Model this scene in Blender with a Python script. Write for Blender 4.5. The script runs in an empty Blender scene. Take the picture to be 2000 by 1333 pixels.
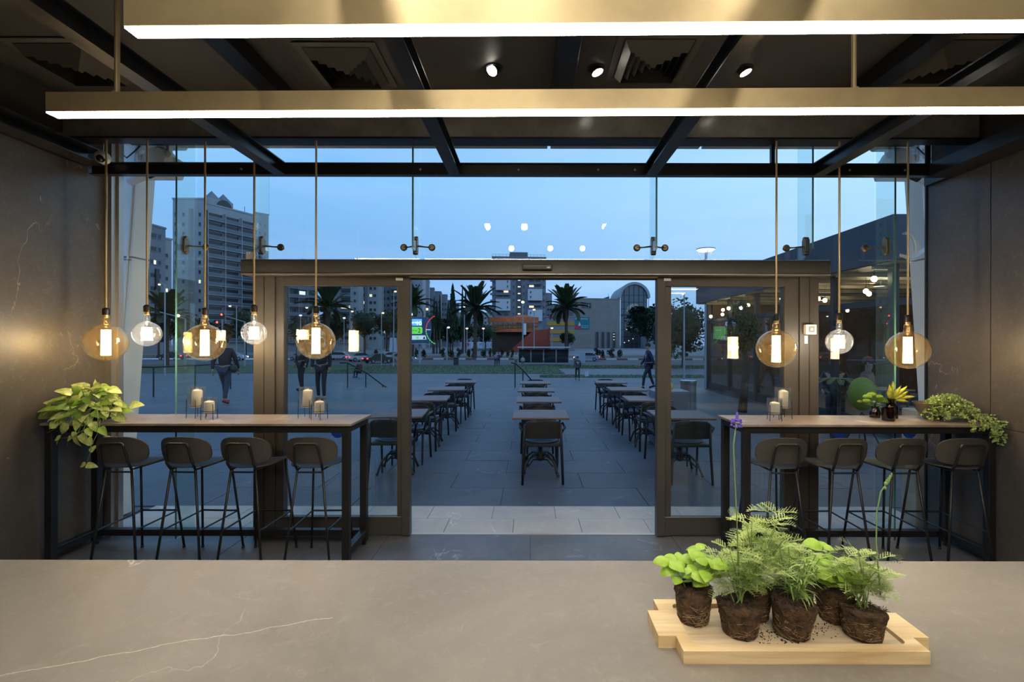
import bpy, math, random
from mathutils import Vector, Matrix, Euler

R = random.Random(7)
S = bpy.context.scene
COL = S.collection
F, CX, HY, EYE = 940.0, 1036.0, 668.0, 1.65      # focal length in pixels, vanishing point, eye height
def wx(px, d): return (px - CX) * d / F
def wz(py, d): return EYE + (HY - py) * d / F

# ------------------------------------------------------------------ camera, world, exposure
cam = bpy.data.cameras.new('camera'); cam.sensor_width = 36; cam.lens = F / 2000 * 36
cam.shift_x = -(CX - 1000) / 2000; cam.shift_y = (HY - 666.5) / 2000
cam.clip_start = 0.05; cam.clip_end = 2000
co = bpy.data.objects.new('camera', cam); COL.objects.link(co)
co.location = (0, 0, EYE); co.rotation_euler = Euler((math.radians(90), math.radians(-0.1), 0), 'XYZ')
S.camera = co
S.view_settings.view_transform = 'Standard'; S.view_settings.look = 'None'
S.view_settings.exposure = 0.0; S.view_settings.gamma = 1.0
S.view_settings.use_curve_mapping = False
cy = S.cycles
cy.max_bounces = 10; cy.transparent_max_bounces = 24; cy.diffuse_bounces = 4; cy.glossy_bounces = 5
cy.sample_clamp_indirect = 4.0; cy.use_denoising = True
cy.caustics_reflective = False; cy.caustics_refractive = False

W = bpy.data.worlds.new('dusk_sky'); S.world = W; W.use_nodes = True
nt = W.node_tree; nt.nodes.clear()
def N(t, typ, **k):
    n = t.nodes.new(typ)
    for a, b in k.items():
        if a.startswith('i_'): n.inputs[a[2:]].default_value = b
        else: setattr(n, a, b)
    return n
def ramp(t, stops, interp='LINEAR'):
    n = t.nodes.new('ShaderNodeValToRGB'); n.color_ramp.interpolation = interp
    e = n.color_ramp.elements
    while len(e) < len(stops): e.new(0.5)
    for el, (p, c) in zip(e, stops): el.position = p; el.color = (*c, 1)
    return n
tc = N(nt, 'ShaderNodeTexCoord'); sp = N(nt, 'ShaderNodeSeparateXYZ')
nt.links.new(tc.outputs['Generated'], sp.inputs[0])
# dusk: greyer near the horizon, clear blue above, paler towards the sunset side (right, +X)
rz_l = ramp(nt, [(0.0, (.15, .28, .56)), (.10, (.17, .36, .68)), (.30, (.22, .48, .85)), (1, (.13, .30, .66))])
rz_r = ramp(nt, [(0.0, (.22, .37, .66)), (.10, (.32, .56, .88)), (.30, (.44, .70, .96)), (1, (.17, .35, .70))])
mx = N(nt, 'ShaderNodeMapRange'); mx.inputs[1].default_value = -.35; mx.inputs[2].default_value = .65
nt.links.new(sp.outputs[0], mx.inputs[0])
nt.links.new(sp.outputs[2], rz_l.inputs[0]); nt.links.new(sp.outputs[2], rz_r.inputs[0])
mix = N(nt, 'ShaderNodeMix', data_type='RGBA')
nt.links.new(mx.outputs[0], mix.inputs[0]); nt.links.new(rz_l.outputs[0], mix.inputs[6]); nt.links.new(rz_r.outputs[0], mix.inputs[7])
# faint cloud streaks
nz = N(nt, 'ShaderNodeTexNoise', i_Scale=2.5, i_Detail=4.0); mp = N(nt, 'ShaderNodeMapping'); mp.inputs['Scale'].default_value = (1, 1, 6)
nt.links.new(tc.outputs['Generated'], mp.inputs[0]); nt.links.new(mp.outputs[0], nz.inputs['Vector'])
cr = ramp(nt, [(.45, (0, 0, 0)), (.75, (.10, .10, .10))]); nt.links.new(nz.outputs[0], cr.inputs[0])
ad = N(nt, 'ShaderNodeMix', data_type='RGBA', blend_type='SCREEN'); ad.inputs[0].default_value = 1
nt.links.new(mix.outputs[2], ad.inputs[6]); nt.links.new(cr.outputs[0], ad.inputs[7])
bg = N(nt, 'ShaderNodeBackground', i_Strength=1.32); wo = N(nt, 'ShaderNodeOutputWorld')
nt.links.new(ad.outputs[2], bg.inputs[0]); nt.links.new(bg.outputs[0], wo.inputs[0])

LAMP_STRENGTH = 30.0

# ------------------------------------------------------------------ materials
MATS = {}
def mat(name, col, rough=.5, metal=0, var=0, scale=4, bump=0, bscale=40, emit=None, es=1, spec=.5, stretch=(1, 1, 1), col2=None, trans=0):
    if name in MATS: return MATS[name]
    m = bpy.data.materials.new(name); m.use_nodes = True; t = m.node_tree
    b = t.nodes['Principled BSDF']
    b.inputs['Base Color'].default_value = (*col, 1); b.inputs['Roughness'].default_value = rough
    b.inputs['Metallic'].default_value = metal; b.inputs['Specular IOR Level'].default_value = spec
    if emit: b.inputs['Emission Color'].default_value = (*emit, 1); b.inputs['Emission Strength'].default_value = es
    if trans: b.inputs['Subsurface Weight'].default_value = trans; b.inputs['Subsurface Radius'].default_value = (.01, .01, .005)
    if var or bump or col2:
        c = N(t, 'ShaderNodeTexCoord'); p = N(t, 'ShaderNodeMapping'); p.inputs['Scale'].default_value = stretch
        t.links.new(c.outputs['Object'], p.inputs[0])
        if var or col2:
            n = N(t, 'ShaderNodeTexNoise', i_Scale=scale, i_Detail=6.0, i_Roughness=.62); t.links.new(p.outputs[0], n.inputs['Vector'])
            c2 = col2 or tuple(min(1, x * (1 + var)) for x in col); c1 = col if col2 else tuple(x * (1 - var) for x in col)
            r = ramp(t, [(.32, c1), (.68, c2)]); t.links.new(n.outputs[0], r.inputs[0]); t.links.new(r.outputs[0], b.inputs['Base Color'])
        if bump:
            n2 = N(t, 'ShaderNodeTexNoise', i_Scale=bscale, i_Detail=4.0); t.links.new(p.outputs[0], n2.inputs['Vector'])
            bp = N(t, 'ShaderNodeBump', i_Strength=bump, i_Distance=.01); t.links.new(n2.outputs[0], bp.inputs['Height']); t.links.new(bp.outputs[0], b.inputs['Normal'])
    MATS[name] = m; return m

def stone(name, c1, c2, vein, rough=.45, scale=1.6, vein_w=.006, crack=None, fine=30, spec=.5, vscale=.7):
    """stone slab: cloudy body, fine scratches, thin pale veins"""
    m = bpy.data.materials.new(name); m.use_nodes = True; t = m.node_tree; b = t.nodes['Principled BSDF']
    b.inputs['Specular IOR Level'].default_value = spec
    c = N(t, 'ShaderNodeTexCoord')
    n = N(t, 'ShaderNodeTexNoise', i_Scale=scale, i_Detail=9.0, i_Roughness=.68, i_Distortion=.6); t.links.new(c.outputs['Object'], n.inputs['Vector'])
    r = ramp(t, [(.3, c1), (.72, c2)]); t.links.new(n.outputs[0], r.inputs[0])
    n1 = N(t, 'ShaderNodeTexNoise', i_Scale=fine, i_Detail=8.0, i_Roughness=.75, i_Distortion=1.2); t.links.new(c.outputs['Object'], n1.inputs['Vector'])
    r1 = ramp(t, [(.52, (0, 0, 0)), (.78, (1, 1, 1))]); t.links.new(n1.outputs[0], r1.inputs[0])
    mxa = N(t, 'ShaderNodeMix', data_type='RGBA'); mxa.inputs[7].default_value = (*vein, 1)
    ml = N(t, 'ShaderNodeMath', operation='MULTIPLY'); ml.inputs[1].default_value = .45
    t.links.new(r1.outputs[0], ml.inputs[0]); t.links.new(ml.outputs[0], mxa.inputs[0]); t.links.new(r.outputs[0], mxa.inputs[6])
    # veins: iso line of a warped noise, broken up by another noise
    v = N(t, 'ShaderNodeTexNoise', i_Scale=vscale, i_Detail=7.0, i_Roughness=.55, i_Distortion=.4); t.links.new(c.outputs['Object'], v.inputs['Vector'])
    s = N(t, 'ShaderNodeMath', operation='SUBTRACT'); s.inputs[1].default_value = .5; t.links.new(v.outputs[0], s.inputs[0])
    a = N(t, 'ShaderNodeMath', operation='ABSOLUTE'); t.links.new(s.outputs[0], a.inputs[0])
    l = N(t, 'ShaderNodeMapRange'); l.inputs[1].default_value = 0; l.inputs[2].default_value = vein_w; l.inputs[3].default_value = 1; l.inputs[4].default_value = 0
    t.links.new(a.outputs[0], l.inputs[0])
    k = N(t, 'ShaderNodeTexNoise', i_Scale=2.2, i_Detail=3.0); t.links.new(c.outputs['Object'], k.inputs['Vector'])
    kr = ramp(t, [(.5, (0, 0, 0)), (.64, (.6, .6, .6))]); t.links.new(k.outputs[0], kr.inputs[0])
    mm = N(t, 'ShaderNodeMath', operation='MULTIPLY'); t.links.new(l.outputs[0], mm.inputs[0]); t.links.new(kr.outputs[0], mm.inputs[1])
    fac = mm
    if crack:                     # one long crack line Y = y0 + k*(X - x0), wobbling, for X below xmax
        x0, y0, kk, xmax = crack
        q = N(t, 'ShaderNodeSeparateXYZ'); t.links.new(c.outputs['Object'], q.inputs[0])
        wn = N(t, 'ShaderNodeTexNoise', i_Scale=4.0, i_Detail=8.0, i_Roughness=.6); t.links.new(c.outputs['Object'], wn.inputs['Vector'])
        e1 = N(t, 'ShaderNodeMath', operation='MULTIPLY_ADD'); e1.inputs[1].default_value = -kk; e1.inputs[2].default_value = kk * x0 - y0
        t.links.new(q.outputs[0], e1.inputs[0])
        e2 = N(t, 'ShaderNodeMath', operation='ADD'); t.links.new(e1.outputs[0], e2.inputs[0]); t.links.new(q.outputs[1], e2.inputs[1])
        e3 = N(t, 'ShaderNodeMath', operation='MULTIPLY_ADD'); e3.inputs[1].default_value = .09; t.links.new(wn.outputs[0], e3.inputs[0]); t.links.new(e2.outputs[0], e3.inputs[2])
        e4 = N(t, 'ShaderNodeMath', operation='SUBTRACT'); e4.inputs[1].default_value = .045; t.links.new(e3.outputs[0], e4.inputs[0])
        e5 = N(t, 'ShaderNodeMath', operation='ABSOLUTE'); t.links.new(e4.outputs[0], e5.inputs[0])
        e6 = N(t, 'ShaderNodeMapRange'); e6.inputs[1].default_value = .0; e6.inputs[2].default_value = .0022; e6.inputs[3].default_value = .8; e6.inputs[4].default_value = 0
        t.links.new(e5.outputs[0], e6.inputs[0])
        e7 = N(t, 'ShaderNodeMath', operation='LESS_THAN'); e7.inputs[1].default_value = xmax; t.links.new(q.outputs[0], e7.inputs[0])
        e8 = N(t, 'ShaderNodeMath', operation='MULTIPLY'); t.links.new(e6.outputs[0], e8.inputs[0]); t.links.new(e7.outputs[0], e8.inputs[1])
        e9 = N(t, 'ShaderNodeMath', operation='MAXIMUM'); t.links.new(e8.outputs[0], e9.inputs[0]); t.links.new(mm.outputs[0], e9.inputs[1]); fac = e9
    mxb = N(t, 'ShaderNodeMix', data_type='RGBA'); mxb.inputs[7].default_value = (*[min(1, x * 1.8) for x in vein], 1)
    t.links.new(fac.outputs[0], mxb.inputs[0]); t.links.new(mxa.outputs[2], mxb.inputs[6]); t.links.new(mxb.outputs[2], b.inputs['Base Color'])
    rr = N(t, 'ShaderNodeMapRange'); rr.inputs[3].default_value = rough - .08; rr.inputs[4].default_value = rough + .12
    t.links.new(n1.outputs[0], rr.inputs[0]); t.links.new(rr.outputs[0], b.inputs['Roughness'])
    bp = N(t, 'ShaderNodeBump', i_Strength=.12, i_Distance=.004); t.links.new(n1.outputs[0], bp.inputs['Height']); t.links.new(bp.outputs[0], b.inputs['Normal'])
    MATS[name] = m; return m

def glass(name, tint=(.93, .97, .96), refl=.04, rough=0.0, glossc=(1, 1, 1), body=None, bodyf=0):
    """thin architectural glass: clear with Fresnel (Schlick) reflection"""
    m = bpy.data.materials.new(name); m.use_nodes = True; t = m.node_tree; t.nodes.clear()
    o = N(t, 'ShaderNodeOutputMaterial'); tr = N(t, 'ShaderNodeBsdfTransparent'); tr.inputs[0].default_value = (*tint, 1)
    g = N(t, 'ShaderNodeBsdfGlossy'); g.inputs['Roughness'].default_value = rough; g.inputs[0].default_value = (*glossc, 1)
    lw = N(t, 'ShaderNodeLayerWeight'); lw.inputs[0].default_value = .5
    p = N(t, 'ShaderNodeMath', operation='POWER'); p.inputs[1].default_value = 5; t.links.new(lw.outputs['Facing'], p.inputs[0])
    q = N(t, 'ShaderNodeMath', operation='MULTIPLY_ADD'); q.inputs[1].default_value = 1 - refl; q.inputs[2].default_value = refl; t.links.new(p.outputs[0], q.inputs[0])
    mxx = N(t, 'ShaderNodeMixShader'); t.links.new(q.outputs[0], mxx.inputs[0]); t.links.new(g.outputs[0], mxx.inputs[2])
    src = tr
    if body:
        df = N(t, 'ShaderNodeBsdfDiffuse'); df.inputs[0].default_value = (*body, 1)
        m2 = N(t, 'ShaderNodeMixShader'); m2.inputs[0].default_value = bodyf
        t.links.new(tr.outputs[0], m2.inputs[1]); t.links.new(df.outputs[0], m2.inputs[2]); src = m2
    t.links.new(src.outputs[0], mxx.inputs[1]); t.links.new(mxx.outputs[0], o.inputs[0])
    MATS[name] = m; return m

def wood(name, c1, c2, scale=12, axis=0, rough=.5):
    m = bpy.data.materials.new(name); m.use_nodes = True; t = m.node_tree; b = t.nodes['Principled BSDF']; b.inputs['Roughness'].default_value = rough
    c = N(t, 'ShaderNodeTexCoord'); p = N(t, 'ShaderNodeMapping'); sc = [8, 8, 8]; sc[axis] = .7; p.inputs['Scale'].default_value = sc
    t.links.new(c.outputs['Object'], p.inputs[0])
    n = N(t, 'ShaderNodeTexNoise', i_Scale=scale * .6, i_Detail=5.0, i_Distortion=.5); t.links.new(p.outputs[0], n.inputs['Vector'])
    r = ramp(t, [(.3, c1), (.5, tuple((a + d) / 2 for a, d in zip(c1, c2))), (.7, c2)]); t.links.new(n.outputs[0], r.inputs[0]); t.links.new(r.outputs[0], b.inputs['Base Color'])
    bp = N(t, 'ShaderNodeBump', i_Strength=.15, i_Distance=.003); t.links.new(n.outputs[0], bp.inputs['Height']); t.links.new(bp.outputs[0], b.inputs['Normal'])
    MATS[name] = m; return m

WALL = stone('dark_slate_panel', (.060, .054, .049), (.115, .102, .091), (.24, .22, .20), rough=.38, scale=1.1, fine=26, vein_w=.0018, vscale=.4)
COUNTER = stone('grey_stone_counter', (.185, .165, .145), (.275, .25, .22), (.40, .375, .34), rough=.42, scale=1.8, fine=22, vein_w=.002, crack=(-1.109, 1.006, .35, -.5))
TABLETOP = stone('brown_stone_top', (.17, .135, .11), (.36, .30, .24), (.46, .41, .36), rough=.36, scale=5, fine=30, vein_w=.01)
FLOORD = stone('dark_floor_tile', (.08, .078, .08), (.15, .145, .145), (.27, .26, .25), rough=.38, scale=2.2, fine=24, vein_w=.004)
FLOORL = stone('pale_floor_tile', (.30, .29, .27), (.38, .365, .34), (.46, .45, .43), rough=.4, scale=2.2, fine=24)
SLAB1 = stone('threshold_stone_light_spill', (.42, .39, .34), (.56, .52, .46), (.62, .60, .55), rough=.6, scale=2.5, fine=18, vein_w=.003)  # light spilling through the opening is put into this paler colour
SLAB2 = stone('plaza_stone', (.055, .062, .075), (.10, .108, .125), (.20, .20, .20), rough=.55, scale=1.3, fine=12, vein_w=.003)
BLACKM = mat('black_powder_coat', (.012, .012, .012), .42, var=.3)
STOOLM = mat('charcoal_shell', (.060, .055, .050), .5, var=.15, bump=.05, bscale=200)
FRAME = mat('bronze_grey_frame', (.074, .070, .065), .46, metal=.25, var=.12, scale=2)
FRAMED = mat('dark_frame_finish', (.018, .018, .018), .4)  # near-black finish of trims, grooves, backings and plinths
BEAM = mat('black_painted_steel', (.016, .016, .018), .28, var=.35, scale=3, bump=.1, bscale=30)
CEIL = mat('dark_ceiling', (.06, .057, .054), .5, var=.25, scale=2, bump=.05)
FASC = mat('gloss_dark_soffit', (.22, .205, .185), .24, var=.25, scale=5, bump=.2, bscale=14)
BRASS = mat('brushed_brass', (.50, .395, .215), .45, metal=.45, var=.10, scale=6)
BRASSR = mat('brass_rod', (.72, .52, .24), .35, metal=.6)
LED = mat('led_diffuser', (1, 1, 1), .5, emit=(1, .87, .68), es=LAMP_STRENGTH)
SPOTM = mat('spot_glow', (1, 1, 1), .5, emit=(1, .93, .80), es=30)
ALU = mat('brushed_aluminium', (.42, .40, .37), .35, metal=.8)
CREAM = mat('cream_paint', (.82, .80, .75), .45, var=.06, scale=2)
PANE = glass('clear_pane', (.965, .985, .98), .04)
FINM = glass('green_glass_fin', (.90, .965, .955), .05, body=(.5, .75, .72), bodyf=.03)
FINEDGE = mat('glass_edge', (.10, .26, .24), .15, spec=.8)
CLEARB = glass('clear_bulb_glass', (.93, .93, .93), .09, body=(.9, .9, .9), bodyf=.03)
AMBERB = glass('amber_bulb_glass', (.955, .88, .70), .07, glossc=(1, .96, .88), body=(.85, .62, .32), bodyf=.025)
CUPG = glass('candle_glass', (.95, .96, .97), .10, body=(.8, .85, .9), bodyf=.03)
FILW = mat('warm_filament', (1, 1, 1), .5, emit=(1, .74, .40), es=38)
FILC = mat('neutral_filament', (1, 1, 1), .5, emit=(1, .87, .70), es=38)
WAX = mat('ivory_wax', (.90, .85, .70), .55, var=.03)
WICK = mat('wick', (.75, .70, .6), .9)
AMBERG = glass('brown_bottle_glass', (.28, .10, .02), .07)
AMBERW = mat('amber_wax', (.55, .22, .05), .4, trans=.1)
SOIL = mat('root_soil', (.022, .013, .008), .95, col2=(.13, .075, .038), scale=60, bump=1, bscale=90)
ROOT = mat('pale_roots', (.30, .20, .11), .9)
BOARD = wood('pale_pine', (.62, .43, .20), (.86, .69, .42), 9, 0, .55)
TRAYW = wood('worn_pine', (.58, .45, .27), (.80, .67, .47), 14, 0, .7)
BASIL = mat('basil_leaf', (.34, .56, .05), .35, var=.2, scale=30, trans=.08)
HERB = mat('silver_herb_leaf', (.50, .64, .20), .5, var=.25, scale=25)
ROSEM = mat('lavender_leaf', (.34, .50, .13), .5, var=.25, scale=25)
POTHOS = mat('variegated_leaf', (.30, .46, .05), .35, col2=(.78, .80, .36), scale=34, stretch=(1, 1, 1))
POTHOS2 = mat('green_leaf', (.18, .36, .035), .35, col2=(.46, .60, .13), scale=30)
TRAIL = mat('trailing_leaf', (.26, .42, .07), .4, col2=(.60, .70, .30), scale=40)
STEM = mat('green_stem', (.22, .34, .10), .5)
YELLOWL = mat('yellow_foxtail', (.50, .52, .06), .6, var=.3, scale=60)
LIMEB = mat('lime_blossom', (.26, .42, .05), .7, var=.3, scale=120, bump=1, bscale=200)
PURPLE = mat('lavender_flower', (.16, .10, .55), .6)
WHITE = mat('white_plastic', (.75, .75, .72), .4)
GREYP = mat('grey_print', (.25, .25, .25), .5)
BLUE = mat('blue_sticker', (.01, .06, .55), .4)
RUST = mat('bronze_fitting', (.22, .17, .11), .35, metal=.8)
GRASS = mat('lawn_grass', (.035, .062, .018), .9, var=.3, scale=.8, bump=.4, bscale=6)
ASPH = mat('asphalt', (.07, .07, .075), .8, var=.2, scale=.5)
PAVE = mat('far_paving', (.17, .17, .175), .8, var=.15, scale=.3)
DIRT = mat('median_soil', (.10, .075, .055), .9, var=.3, scale=.6)
WOODT = wood('cafe_table_wood', (.12, .08, .07), (.25, .175, .15), 5, 0, .6)
RATTAN = mat('dark_outdoor_chair', (.016, .017, .018), .55)
SEATB = mat('blue_seat', (.05, .075, .11), .5)
LEAFD = mat('dark_tree_leaf', (.018, .035, .012), .8, var=.4, scale=1)
LEAFM = mat('olive_tree_leaf', (.045, .07, .025), .8, var=.4, scale=1)
PALML = mat('palm_leaf', (.035, .06, .02), .6, var=.3, scale=1)
BARK = mat('palm_bark', (.07, .05, .035), .9, var=.4, scale=4, bump=.8, bscale=8)
SHRUB = mat('rose_shrub', (.035, .045, .02), .8, var=.4, scale=2)

# ------------------------------------------------------------------ geometry helpers
class MB:
    def __init__(s): s.v = []; s.f = []; s.m = []; s.mi = 0
    def add(s, vs, fs):
        o = len(s.v); s.v += [tuple(p) for p in vs]
        for f in fs: s.f.append([o + i for i in f]); s.m.append(s.mi)
        return s
    def box(s, x0, x1, y0, y1, z0, z1, M=None):
        vs = [Vector(p) for p in ((x0, y0, z0), (x1, y0, z0), (x1, y1, z0), (x0, y1, z0), (x0, y0, z1), (x1, y0, z1), (x1, y1, z1), (x0, y1, z1))]
        if M: vs = [M @ p for p in vs]
        return s.add(vs, [(0, 3, 2, 1), (4, 5, 6, 7), (0, 1, 5, 4), (1, 2, 6, 5), (2, 3, 7, 6), (3, 0, 4, 7)])
    def bbox(s, x0, x1, y0, y1, z0, z1, b=.005):
        """box with chamfered edges"""
        X = [x0, x0 + b, x1 - b, x1]; Y = [y0, y0 + b, y1 - b, y1]; Z = [z0, z0 + b, z1 - b, z1]
        vs = []; idx = {}
        for i in (0, 1):
            for j in (0, 1):
                for k in (0, 1):
                    cx, cy_, cz = (X[0], X[3])[i], (Y[0], Y[3])[j], (Z[0], Z[3])[k]
                    ix, iy, iz = (X[1], X[2])[i], (Y[1], Y[2])[j], (Z[1], Z[2])[k]
                    for a, p in enumerate(((cx, iy, iz), (ix, cy_, iz), (ix, iy, cz))):
                        idx[i, j, k, a] = len(vs); vs.append(p)
        g = lambda i, j, k, a: idx[i, j, k, a]
        fs = [[g(0, 0, 0, 0), g(0, 0, 1, 0), g(0, 1, 1, 0), g(0, 1, 0, 0)], [g(1, 0, 0, 0), g(1, 1, 0, 0), g(1, 1, 1, 0), g(1, 0, 1, 0)],
              [g(0, 0, 0, 1), g(1, 0, 0, 1), g(1, 0, 1, 1), g(0, 0, 1, 1)], [g(0, 1, 0, 1), g(0, 1, 1, 1), g(1, 1, 1, 1), g(1, 1, 0, 1)],
              [g(0, 0, 0, 2), g(0, 1, 0, 2), g(1, 1, 0, 2), g(1, 0, 0, 2)], [g(0, 0, 1, 2), g(1, 0, 1, 2), g(1, 1, 1, 2), g(0, 1, 1, 2)]]
        for k in (0, 1):
            for j in (0, 1): fs.append([g(0, j, k, 1), g(1, j, k, 1), g(1, j, k, 2), g(0, j, k, 2)])
            for i in (0, 1): fs.append([g(i, 0, k, 0), g(i, 1, k, 0), g(i, 1, k, 2), g(i, 0, k, 2)])
        for i in (0, 1):
            for j in (0, 1): fs.append([g(i, j, 0, 0), g(i, j, 1, 0), g(i, j, 1, 1), g(i, j, 0, 1)])
        for i in (0, 1):
            for j in (0, 1):
                for k in (0, 1): fs.append([g(i, j, k, 0), g(i, j, k, 1), g(i, j, k, 2)])
        return s.add(vs, fs)
    def tube(s, pts, r, n=8, closed=False, caps=True):
        pts = [Vector(p) for p in pts]; k = len(pts)
        rs = r if isinstance(r, (list, tuple)) else [r] * k
        vs = []; prev = None
        for i, p in enumerate(pts):
            a = pts[(i - 1) % k] if (i > 0 or closed) else p; b = pts[(i + 1) % k] if (i < k - 1 or closed) else p
            d = (b - a).normalized()
            if prev is None: u = d.orthogonal().normalized()
            else: u = (prev - d * prev.dot(d)).normalized()
            prev = u; w = d.cross(u)
            for j in range(n):
                t = 2 * math.pi * j / n; vs.append(p + (u * math.cos(t) + w * math.sin(t)) * rs[i])
        fs = []
        for i in range(k if closed else k - 1):
            for j in range(n):
                a = i * n + j; b = i * n + (j + 1) % n; c = ((i + 1) % k) * n + (j + 1) % n; d = ((i + 1) % k) * n + j
                fs.append((a, b, c, d))
        if caps and not closed: fs += [list(range(n))[::-1], [(k - 1) * n + j for j in range(n)]]
        return s.add(vs, fs)
    def lathe(s, prof, n=20, c=(0, 0, 0), M=None, wob=0):
        vs = []; fs = []; c = Vector(c)
        for (r, z) in prof:
            for j in range(n):
                t = 2 * math.pi * j / n; rr = r * (1 + (R.uniform(-wob, wob) if wob else 0))
                p = Vector((rr * math.cos(t), rr * math.sin(t), z + (R.uniform(-wob, wob) * .05 if wob else 0)))
                vs.append((M @ p if M else p) + c)
        for i in range(len(prof) - 1):
            for j in range(n): fs.append((i * n + j, i * n + (j + 1) % n, (i + 1) * n + (j + 1) % n, (i + 1) * n + j))
        if prof[0][0] > 1e-6: fs.append(list(range(n))[::-1])
        if prof[-1][0] > 1e-6: fs.append([(len(prof) - 1) * n + j for j in range(n)])
        return s.add(vs, fs)
    def prism(s, poly, a0, a1, axis='z'):
        n = len(poly)
        def P(u, v, w): return {'z': (u, v, w), 'y': (u, w, v), 'x': (w, u, v)}[axis]
        vs = [P(u, v, a0) for u, v in poly] + [P(u, v, a1) for u, v in poly]
        return s.add(vs, [list(range(n))[::-1], [n + i for i in range(n)]] + [(i, (i + 1) % n, n + (i + 1) % n, n + i) for i in range(n)])
    def quad(s, a, b, c, d): return s.add([a, b, c, d], [(0, 1, 2, 3)])
    def mesh(s, name, mats, smooth=False, fixn=False):
        me = bpy.data.meshes.new(name); me.from_pydata(s.v, [], s.f)
        for m in (mats if isinstance(mats, (list, tuple)) else [mats]): me.materials.append(m)
        me.polygons.foreach_set('material_index', s.m)
        if fixn:
            import bmesh
            bm = bmesh.new(); bm.from_mesh(me); bmesh.ops.recalc_face_normals(bm, faces=bm.faces); bm.to_mesh(me); bm.free()
        if smooth:
            me.shade_smooth() if smooth is True else me.shade_auto_smooth() if hasattr(me, 'shade_auto_smooth') else me.shade_smooth()
            if smooth == 'auto':
                me.shade_smooth()
                try: me.set_sharp_from_angle(angle=math.radians(35))
                except Exception: pass
        me.update(); return me
    def build(s, name, mats, parent=None, smooth=False, fixn=False, loc=None):
        return obj(name, s.mesh(name, mats, smooth, fixn), parent, loc)
def obj(name, me, parent=None, loc=None, M=None):
    o = bpy.data.objects.new(name, me); COL.objects.link(o)
    if parent: o.parent = parent
    if loc: o.location = loc
    if M is not None: o.matrix_local = M
    return o
def tag(o, label=None, cat=None, group=None, kind=None):
    if label: o['label'] = label
    if cat: o['category'] = cat
    if group: o['group'] = group
    if kind: o['kind'] = kind
    return o
def thing(name, label, cat, loc=(0, 0, 0), rz=0, group=None, kind=None):
    o = bpy.data.objects.new(name, None); COL.objects.link(o); o.empty_display_size = .1
    o.location = loc; o.rotation_euler = (0, 0, rz)
    return tag(o, label, cat, group, kind)
def dup(root, loc=None, rz=None, label=None, group=None):
    r = root.copy(); COL.objects.link(r)
    if loc is not None: r.location = loc
    if rz is not None: r.rotation_euler = (0, 0, rz)
    if label: r['label'] = label
    if group: r['group'] = group
    kids = {}
    for o in list(bpy.data.objects):
        if o.parent is not None: kids.setdefault(o.parent.name, []).append(o)
    for ch in kids.get(root.name, []):
        c = ch.copy(); COL.objects.link(c); c.parent = r
        for g in kids.get(ch.name, []):
            d = g.copy(); COL.objects.link(d); d.parent = c
    return r
def frame_to(d, up=(0, 0, 1), loc=(0, 0, 0), s=1):
    """matrix whose Y axis points along d and Z near up"""
    y = Vector(d).normalized(); z = Vector(up); x = y.cross(z)
    if x.length < 1e-4: x = Vector((1, 0, 0))
    x.normalize(); z = x.cross(y)
    M = Matrix((x, y, z)).transposed().to_4x4(); M.translation = Vector(loc)
    return M @ Matrix.Scale(s, 4)
def ellip(m, c, rx, ry, rz, n=12, k=8, M=None):
    vs = []; fs = []; c = Vector(c)
    for i in range(k + 1):
        a = math.pi * i / k
        for j in range(n):
            t = 2 * math.pi * j / n
            p = Vector((rx * math.sin(a) * math.cos(t), ry * math.sin(a) * math.sin(t), -rz * math.cos(a)))
            vs.append((M @ p if M else p) + c)
    for i in range(k):
        for j in range(n): fs.append((i * n + j, i * n + (j + 1) % n, (i + 1) * n + (j + 1) % n, (i + 1) * n + j))
    return m.add(vs, fs)

# ================================================================== THE ROOM
XL, XR = -3.6, 3.45
def struct(name, mb, m, parent=None, **k):
    o = mb.build(name, m, parent, **k)
    if not parent: o['kind'] = 'structure'
    return o
DF = 4.16                                                # the glass line
fl = struct('floor', MB().box(XL - .1, XR + .1, -2.5, DF - .02, -.08, -.006), FLOORD)
def tiles(parent, x0, x1, y0, y1, sx, sy, z, th, m, stag=.5, gap=.004, name='tile', jit=.0012, keep=lambda x, y: True):
    base = {}
    j = 0; y = y0; n = 0
    while y < y1 - .02:
        yy = min(y + sy, y1); x = x0 - (sx * stag if j % 2 else 0)
        while x < x1 - .02:
            xa, xb = max(x, x0), min(x + sx, x1)
            if xb - xa > .03 and keep((xa + xb) / 2, (y + yy) / 2):
                key = (round(xb - xa, 3), round(yy - y, 3))
                if key not in base:
                    base[key] = MB().bbox(-key[0] / 2 + gap / 2, key[0] / 2 - gap / 2, -key[1] / 2 + gap / 2, key[1] / 2 - gap / 2, -th, 0, .002).mesh(name, m)
                obj(name, base[key], parent, ((xa + xb) / 2, (y + yy) / 2, z + R.uniform(-jit, jit))); n += 1
            x += sx
        y += sy; j += 1
    return n
# object coordinates repeat on shared meshes, so tiles use world position for the stone pattern
def worldpos(m, offset_only=True):
    t = m.node_tree; c = [n for n in t.nodes if n.type == 'TEX_COORD'][0]
    g = N(t, 'ShaderNodeNewGeometry')
    for l in list(t.links):
        if l.from_node == c and l.from_socket.name == 'Object': to = l.to_socket; t.links.remove(l); t.links.new(g.outputs['Position'], to)
for m_ in (FLOORD, FLOORL, SLAB1, SLAB2, WALL): worldpos(m_)
tiles(fl, XL, XR, 2.92, DF - .03, 1.2, 1.24, 0.0, .006, FLOORD, stag=.45)
tiles(fl, XL, XR, 1.42, 2.92, .8, .75, 0.0, .006, FLOORL)
struct('ceiling', MB().box(XL - .1, XR + .1, -2.5, 4.35, 3.55, 3.62), CEIL)
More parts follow.
